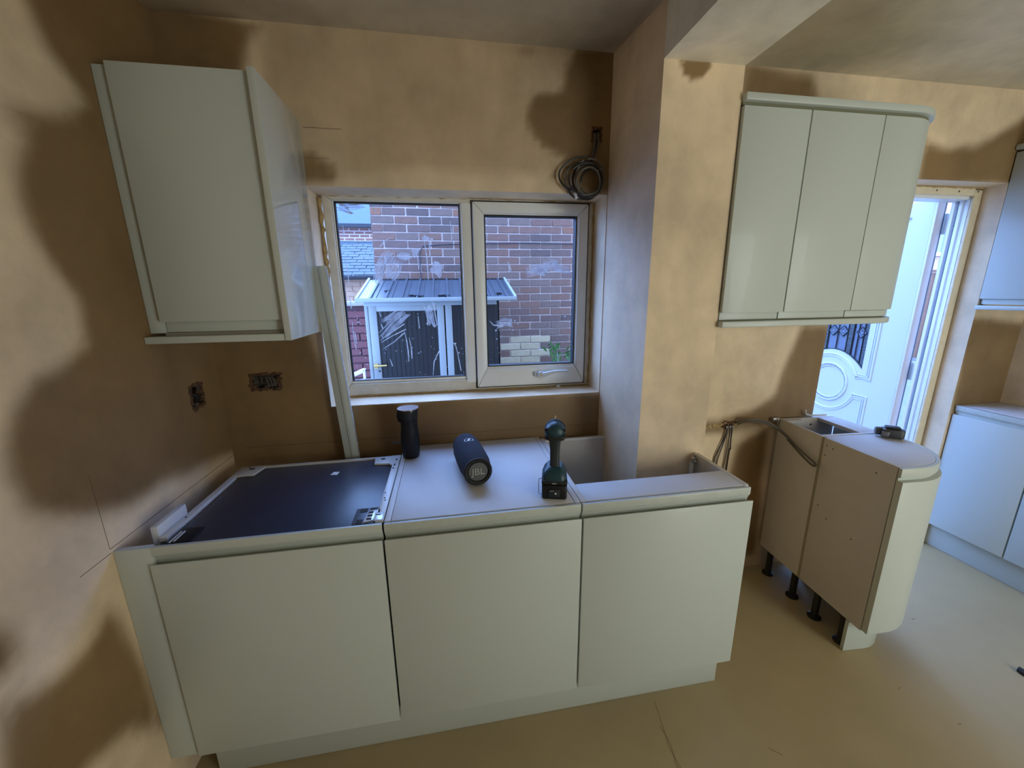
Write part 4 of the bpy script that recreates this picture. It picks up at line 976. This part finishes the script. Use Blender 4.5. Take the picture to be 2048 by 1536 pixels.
# ============================================================ LOOSE THINGS
# leaning trim length
bt = thing('trim_length', 'long ivory trim length leaning against the window reveal behind the appliance', 'trim', (.53, -.085, 0)); Q = P(bt)
top = Vector((.424, -.030, 1.622)); bot = Vector((.532, -.084, .002)); d = (top-bot); L_ = d.length; d.normalize()
ax = Vector((1, 0, 0)); ax = (ax-d*ax.dot(d)).normalized(); ay = d.cross(ax); Mx = Matrix(((ax.x, ay.x, d.x, bot.x), (ax.y, ay.y, d.y, bot.y), (ax.z, ay.z, d.z, bot.z), (0, 0, 0, 1)))
mb = MB().prism([(-.026, -.008), (-.004, -.008), (-.003, -.006), (.0, -.006), (.001, -.010), (.010, -.010), (.026, -.004), (.026, .010), (-.026, .010)], 0, L_, 'z').xf(Mx); Q(mb, 'board', mat('trim_ivory', (.42, .45, .41), .35, coat=.2))
mb = MB().prism([(.0262, -.003), (.0285, -.003), (.0285, .009), (.0262, .009)], 0, L_-.01, 'z').xf(Mx); Q(mb, 'protective_film', SPLAT)
# travel mug
mg = thing('travel_mug', 'black travel mug with shiny lid standing at the back of the counter', 'mug', (.722, -.125, .8700)); Q = P(mg)
c = (.722, -.125, .8700)
Q(MB().lathe([(.0, 0), (.030, 0), (.033, .004), (.0355, .03), (.0375, .06), (.0370, .09), (.0335, .12), (.0325, .14), (.0345, .162), (.036, .166)], c, 36), 'body', BLACK, smooth=True)
Q(MB().lathe([(.0365, .165), (.0375, .170), (.039, .190), (.0405, .203), (.0395, .206), (.036, .206), (.035, .199), (0, .199)], c, 36), 'lid', mat('lid_plastic', (.014, .016, .02), .3), smooth=True)
Q(MB().lathe([(0, .1995), (.033, .1995), (.034, .2015), (.030, .2030), (0, .2030)], c, 30), 'lid_disc', mat('lid_painted_shine', (.80, .82, .85), .15, coat=1), smooth=True)  # bright window reflection on the lid put into its near-white colour
Q(MB().lathe([(.0385, .204), (.0412, .204), (.0412, .2065), (.0385, .2065)], c, 36), 'rim', CHROME, smooth=True)
mb = MB().box(.703, .731, -.133, -.117, 1.0722, 1.0745); Q(mb, 'drink_flap', mat('flap_grey', (.10, .12, .15), .3), bevel=.001)
mb = MB(); mb.tube([(.685, -.132, 1.070), (.682, -.133, 1.045), (.6855, -.133, 1.022)], [.005, .006, .004], 8); Q(mb, 'release_lever', BLACK, smooth=True)
# bluetooth speaker lying on its side
spk = thing('portable_speaker', 'navy cylindrical speaker lying on the white cabinet top', 'speaker', (.964, -.31, .8695))
A = Vector((.940, -.185, 0)); Bv = Vector((.972, -.435, 0)); dirv = (Bv-A).normalized(); R_ = .055
az = Vector((0, 0, 1)); sd = dirv.cross(az)
zc_ = .8695+R_+.001
Mx = Matrix(((sd.x, az.x, dirv.x, 0), (sd.y, az.y, dirv.y, 0), (sd.z, az.z, dirv.z, R_+.001), (0, 0, 0, 1)))
cen = (A+Bv)/2; H = (Bv-A).length/2
spk.location = (cen.x, cen.y, .8695)
def add(mb, nm, m_, bevel=0, smooth=True, parent=None):
    mb.xf(Mx); return mb.build(nm, m_, parent or spk, bevel, smooth)
add(MB().lathe([(.034, -H+.012), (.043, -H), (.047, -H+.006), (.0500, -H+.02), (R_, -H+.06), (R_+.0005, 0), (R_, H-.06), (.0500, H-.02), (.047, H-.006), (.043, H), (.034, H-.012)], seg=48), 'body', MESHN)
add(MB().lathe([(.0445, H-.012), (.0490, H-.006), (.0490, H), (.0445, H+.004), (.037, H+.001), (.036, H-.004)], seg=40), 'end_ring', RUBB)
add(MB().lathe([(.0445, -H+.012), (.0490, -H+.006), (.0490, -H), (.0445, -H-.004), (.037, -H-.001), (.036, -H+.004)], seg=40), 'end_ring', RUBB)
cap = add(MB().lathe([(0, H-.008), (.034, H-.008), (.0345, H-.003), (.033, H), (.0, H+.0005)], seg=40), 'passive_radiator', GREYD)
add(MB().lathe([(0, -H-.0005), (.033, -H), (.0345, -H+.003), (.034, -H+.008), (0, -H+.008)], seg=40), 'passive_radiator', GREYD)
me = text_mesh('JBL', .034, .0010); me.transform(Matrix(((-1, 0, 0, 0), (0, 1, 0, 0), (0, 0, 1, H+.0012), (0, 0, 0, 1))))
me.transform(Mx @ Matrix.Diagonal((1, 1, 1, 1))); me.materials.append(GREYL)
lt = bpy.data.objects.new('raised_lettering', me); COL.objects.link(lt); lt.parent = cap
# exclamation emblem in a rounded frame on top
em = MB(); w = .0165
def onbody(u, v, h):   # u across, v along the speaker from its centre
    a = u/(R_)
    p = Vector((math.sin(a)*(R_+h), math.cos(a)*(R_+h), v)); return tuple(p)
def patch(mb, u0, u1, v0, v1, h=.0012, n=4):
    for i in range(n):
        a, b = u0+(u1-u0)*i/n, u0+(u1-u0)*(i+1)/n
        mb.quad(onbody(a, v0, h), onbody(b, v0, h), onbody(b, v1, h), onbody(a, v1, h))
v0 = -.036
patch(em, -w+.003, w-.003, v0-.0125, v0-.0108); patch(em, -w+.003, w-.003, v0+.0108, v0+.0125); patch(em, -w, -w+.0022, v0-.0095, v0+.0095); patch(em, w-.0022, w, v0-.0095, v0+.0095)
patch(em, -.0068, .0022, v0-.0085, v0-.0015); patch(em, -.0022, .0068, v0+.0015, v0+.0085); 
add(em, 'emblem', WHITEP, smooth=False)
em = MB(); patch(em, -.060, -.054, H-.035, H-.030); add(em, 'status_light', ORANGE, smooth=False)
em = MB(); patch(em, -.062, -.0565, -.004, .022); add(em, 'side_badge', mat('badge_grey', (.3, .3, .38), .35, metal=.5), smooth=False)
# impact driver standing on its battery, seen from behind
dr = thing('impact_driver', 'teal and black cordless drill standing upright on its battery', 'drill', (1.216, -.520, .8695)); Q = P(dr)
dr.rotation_euler = (0, 0, -.27); dr.scale = (1, 1, .92)
cx, cy, z0 = 1.216, -.515, .8695
Q(MB().prism([(cx-.036, cy-.052), (cx+.036, cy-.052), (cx+.040, cy-.044), (cx+.040, cy+.045), (cx-.040, cy+.045), (cx-.040, cy-.044)], z0+.001, z0+.052, 'z'), 'battery', BLACK, bevel=.004)
Q(MB().box(cx-.041, cx+.041, cy-.046, cy+.05, z0+.052, z0+.066), 'battery_slide', RUBB, bevel=.003)
Q(MB().box(cx-.018, cx+.018, cy-.056, cy-.050, z0+.012, z0+.040), 'battery_release', TEALD, bevel=.003)
Q(MB().lathe([(.0030, 0), (.0030, .0015)], (cx+.004, cy-.0575, z0+.026), 12, 'y'), 'indicator_dot', WHITEP)
Q(MB().box(cx-.014, cx-.001, cy-.0572, cy-.0565, z0+.034, z0+.0365), 'printed_mark', GREYL)
Q(MB().box(cx-.008, cx+.006, cy-.0475, cy-.0468, z0+.056, z0+.060), 'printed_mark', GREYL)
mb = MB(); 
sec = [(.041, .066), (.042, .078), (.036, .100), (.022, .116), (.019, .124)]
n = len(mb.v); seg_ = 20
def sq(a, rx, ry):
    c_, s_ = math.cos(a), math.sin(a); e = .55
    return (abs(c_)**e*rx*(1 if c_ >= 0 else -1), abs(s_)**e*ry*(1 if s_ >= 0 else -1))
def loft(rings, seg=24):
    """rings: (cx, cy, z, rx, ry, round) stacked superellipse sections"""
    mb = MB()
    for (x, y, z, rx, ry) in rings:
        for j in range(seg):
            u, v = sq(2*math.pi*j/seg, rx, ry); mb.v.append((x+u, y+v, z))
    for i in range(len(rings)-1):
        for j in range(seg): mb.f.append((i*seg+j, i*seg+(j+1) % seg, (i+1)*seg+(j+1) % seg, (i+1)*seg+j))
    mb.f.append(tuple(range(seg))[::-1]); k = (len(rings)-1)*seg; mb.f.append(tuple(k+j for j in range(seg)))
    return mb
Q(loft([(cx, cy, z0+.066, .040, .046), (cx, cy, z0+.078, .040, .045), (cx, cy+.002, z0+.094, .034, .038), (cx, cy+.006, z0+.106, .024, .028)]), 'foot_housing', TEAL, smooth=True)
Q(loft([(cx, cy+.004, z0+.098, .017, .024), (cx, cy+.006, z0+.12, .0155, .021), (cx, cy+.010, z0+.15, .0155, .021), (cx, cy+.014, z0+.18, .0175, .023), (cx, cy+.020, z0+.205, .021, .030), (cx, cy+.026, z0+.222, .026, .038)]), 'grip', TEALD, smooth=True)
Q(MB().lathe([(0, -.056), (.014, -.054), (.024, -.048), (.0305, -.036), (.0325, -.02), (.0325, .0), (.031, .012)], (cx, cy+.03, z0+.232), 32, 'y'), 'motor_housing', TEAL, smooth=True)
Q(MB().lathe([(.0335, -.018), (.0345, -.012), (.0345, -.004), (.0335, .0)], (cx, cy+.03, z0+.232), 32, 'y'), 'rubber_band', RUBB, smooth=True)
Q(MB().lathe([(.030, .012), (.026, .020), (.018, .028), (.010, .032), (.006, .048), (.0, .048)], (cx, cy+.03, z0+.232), 28, 'y'), 'gear_case', mat('gear_metal', (.05, .05, .055), .35, metal=.6), smooth=True)
Q(loft([(cx, cy-.0, z0+.205, .030, .022), (cx, cy-.002, z0+.213, .032, .023), (cx, cy, z0+.222, .0325, .024)]), 'rear_bumper', RUBB, smooth=True)
mb = MB(); mb.tube([(cx, cy+.03+.02, z0+.262), (cx, cy+.03, z0+.268), (cx, cy+.028, z0+.278)], [.003, .003, .002], 8); Q(mb, 'hanging_pin', mat('pale_pin', (.6, .5, .35), .5), smooth=True)
mb = MB(); mb.box(cx-.006, cx+.006, cy+.030, cy+.045, z0+.15, z0+.19); Q(mb, 'trigger', BLACK, bevel=.003)
mb = MB(); mb.tube([(cx-.041, cy-.01, z0+.058), (cx-.050, cy-.02, z0+.060), (cx-.051, cy-.03, z0+.050), (cx-.051, cy-.033, z0+.015), (cx-.049, cy-.032, z0+.010), (cx-.042, cy-.032, z0+.009)], .0013, 6); Q(mb, 'belt_hook', ZINC, smooth=True)
mb = MB(); 
for s_ in (-1, 1): mb.box(cx+s_*.0285-.003, cx+s_*.0285+.003, cy-.012, cy+.0, z0+.236, z0+.246)
Q(mb, 'vent', BLACK)
# small grey and black tool on the curved unit
tm = thing('hand_tool', 'small black and grey hand tool lying on the curved cabinet top', 'tool', (2.80, -.335, .8770)); Q = P(tm)
z0 = .8770; c = (2.80, -.345)
Mz = Matrix.Translation((2.795, -.335, z0)) @ Matrix.Rotation(-.72, 4, 'Z')
Q(MB().prism([(-.030, -.024), (.036, -.024), (.046, -.014), (.046, .016), (.036, .024), (-.030, .024)], .001, .040, 'z').xf(Mz), 'body', mat('tool_grey', (.045, .045, .052), .5), bevel=.006)
Q(MB().box(-.020, .030, -.018, .018, .040, .050).xf(Mz), 'top_cap', BLACK, bevel=.004)
Q(MB().lathe([(.0, 0), (.016, 0), (.018, .003), (.018, .018), (.015, .022), (0, .022)], (0, 0, 0), 24, 'x').xf(Mz @ Matrix.Translation((-.050, .004, .022))), 'knob', mat('knob_grey', (.08, .08, .085), .4), smooth=True)
Q(MB().box(-.034, -.008, -.030, -.023, .006, .030).xf(Mz), 'side_clip', mat('clip_grey', (.14, .14, .15), .4, metal=.4), bevel=.002)
# coil of cable above the window
def smoothp(p, n=5):
    p = [Vector(q) for q in p]; o_ = []
    for i in range(len(p)-1):
        a, b, c_, d_ = p[max(i-1, 0)], p[i], p[i+1], p[min(i+2, len(p)-1)]
        for k in range(n):
            t_ = k/n; o_.append(.5*((2*b)+(-a+c_)*t_+(2*a-5*b+4*c_-d_)*t_*t_+(-a+3*b-3*c_+d_)*t_**3))
    o_.append(p[-1]); return o_
cb = thing('cable_coil', 'dark coil of electric cable hanging from a hole above the window', 'cable', (1.455, -.012, 1.955)); Q = P(cb)
random.seed(8)
def ring(cx, cz, rx, rz, y, ph, a0=0, a1=360, n=48, wob=.004):
    return [(cx+rx*math.cos(math.radians(a0+(a1-a0)*i/n)), y-.004*math.sin(i*.35+ph), cz+rz*math.sin(math.radians(a0+(a1-a0)*i/n))+wob*math.sin(i*.3+ph)) for i in range(n+1)]
rings = [(1.460, 1.957, .072, .070, -.012), (1.475, 1.952, .062, .066, -.022), (1.468, 1.948, .055, .058, -.030), (1.482, 1.960, .058, .070, -.038), (1.462, 1.950, .066, .062, -.044), (1.492, 1.945, .044, .052, -.026), (1.470, 1.940, .050, .050, -.050)]
for k, (x, z, a, b, y) in enumerate(rings):
    Q(MB().tube(ring(x, z, a, b, y, k, 40*k, 40*k+345), .0042, 8), 'cable_loop', CABLED if k % 3 else CABLE, smooth=True)
Q(MB().tube(smoothp([(1.51, -.02, 2.01), (1.47, -.03, 2.035), (1.41, -.025, 2.025), (1.365, -.02, 1.99), (1.362, -.02, 1.955), (1.385, -.025, 1.925), (1.42, -.03, 1.91), (1.43, -.02, 1.89)]), .0036, 8), 'cable_loop', CABLED, smooth=True)
for k in range(3):
    Q(MB().tube([(1.508+.007*k, .03, 2.13), (1.507+.007*k, -.006, 2.128), (1.506+.008*k, -.012, 2.09), (1.500+.006*k, -.014, 2.055), (1.485+.004*k, -.018, 2.02), (1.478, -.02, 1.99)], .0040, 8), 'cable_tail', [CABLE, CABLED, CABLE][k], smooth=True)
Q(MB().tube([(1.424, -.034, 1.905), (1.427, -.038, 1.88)], .005, 8), 'cable_end', WHITEP, smooth=True)
Q(MB().tube([(1.515, -.03, 1.987), (1.53, -.034, 1.992)], .003, 6), 'cable_tie', EDGE, smooth=True)
# cable emerging at the right wall and looping over the open cabinet side
cw = thing('looped_cable', 'grey cable leaving the wall and looping over the narrow cabinet side', 'cable', (2.275, -.004, .86)); Q = P(cw)
loopA = [(2.305, .01, .862), (2.305, -.012, .870), (2.316, -.03, .886), (2.34, -.05, .894), (2.40, -.055, .888), (2.45, -.06, .870), (2.485, -.075, .848), (2.505, -.11, .820), (2.503, -.16, .795), (2.500, -.22, .772), (2.499, -.262, .758), (2.498, -.283, .748), (2.498, -.277, .738), (2.500, -.25, .742), (2.501, -.21, .758), (2.503, -.16, .782), (2.500, -.12, .806)]
Q(MB().tube(smoothp(loopA), .0046, 8), 'cable', CABLE, smooth=True)
Q(MB().tube([Vector(q)+Vector((.0, -.007, -.009)) for q in smoothp(loopA[1:8])], .0042, 8), 'cable', CABLE, smooth=True)
hc = thing('hanging_cables', 'thin cables hanging down the wall between pier and narrow cabinet', 'cable', (2.26, -.005, .85)); Q = P(hc)
for k, (x0, x1, z1) in enumerate(((2.258, 2.205, .665), (2.262, 2.222, .645), (2.283, 2.286, .72), (2.276, 2.262, .60))):
    Q(MB().tube(smoothp([(x0, .008, .860), (x0-.002, -.012, .845), (x0*.6+x1*.4, -.010, .77), (x1+.004, -.008, (.77+z1)/2-.02), (x1, -.007, z1), (x1-.004, -.006, z1-.14)]), .0032, 7), 'cable', CABLE if k % 2 else CABLED, smooth=True)
mb = MB(); 
for x in (2.252, 2.270, 2.284): mb.lathe([(.006, 0), (.006, .01)], (x, -.014, .848), 10, 'y')
Q(mb, 'cable_clip', ZINC, smooth=True)
ragged(wall_back, (2.235, 2.30), (.84, .875), 'y', 22, 31, m_=RUBBLE, t=.004, inner=.5)
ragged(wall_back, (2.14, 2.235), (.845, .862), 'y', 16, 32, m_=FOAM, t=.003, inner=.4)
# tiny dark thing at the far right of the floor
o = MB().prism([(3.095, -.775), (3.125, -.760), (3.122, -.735), (3.098, -.742)], .001, .014, 'z').build('dark_offcut', RUBB, bevel=.003, origin=(3.11, -.75, 0)); tag(o, 'small dark offcut on the floor at the right edge of the view', 'offcut')
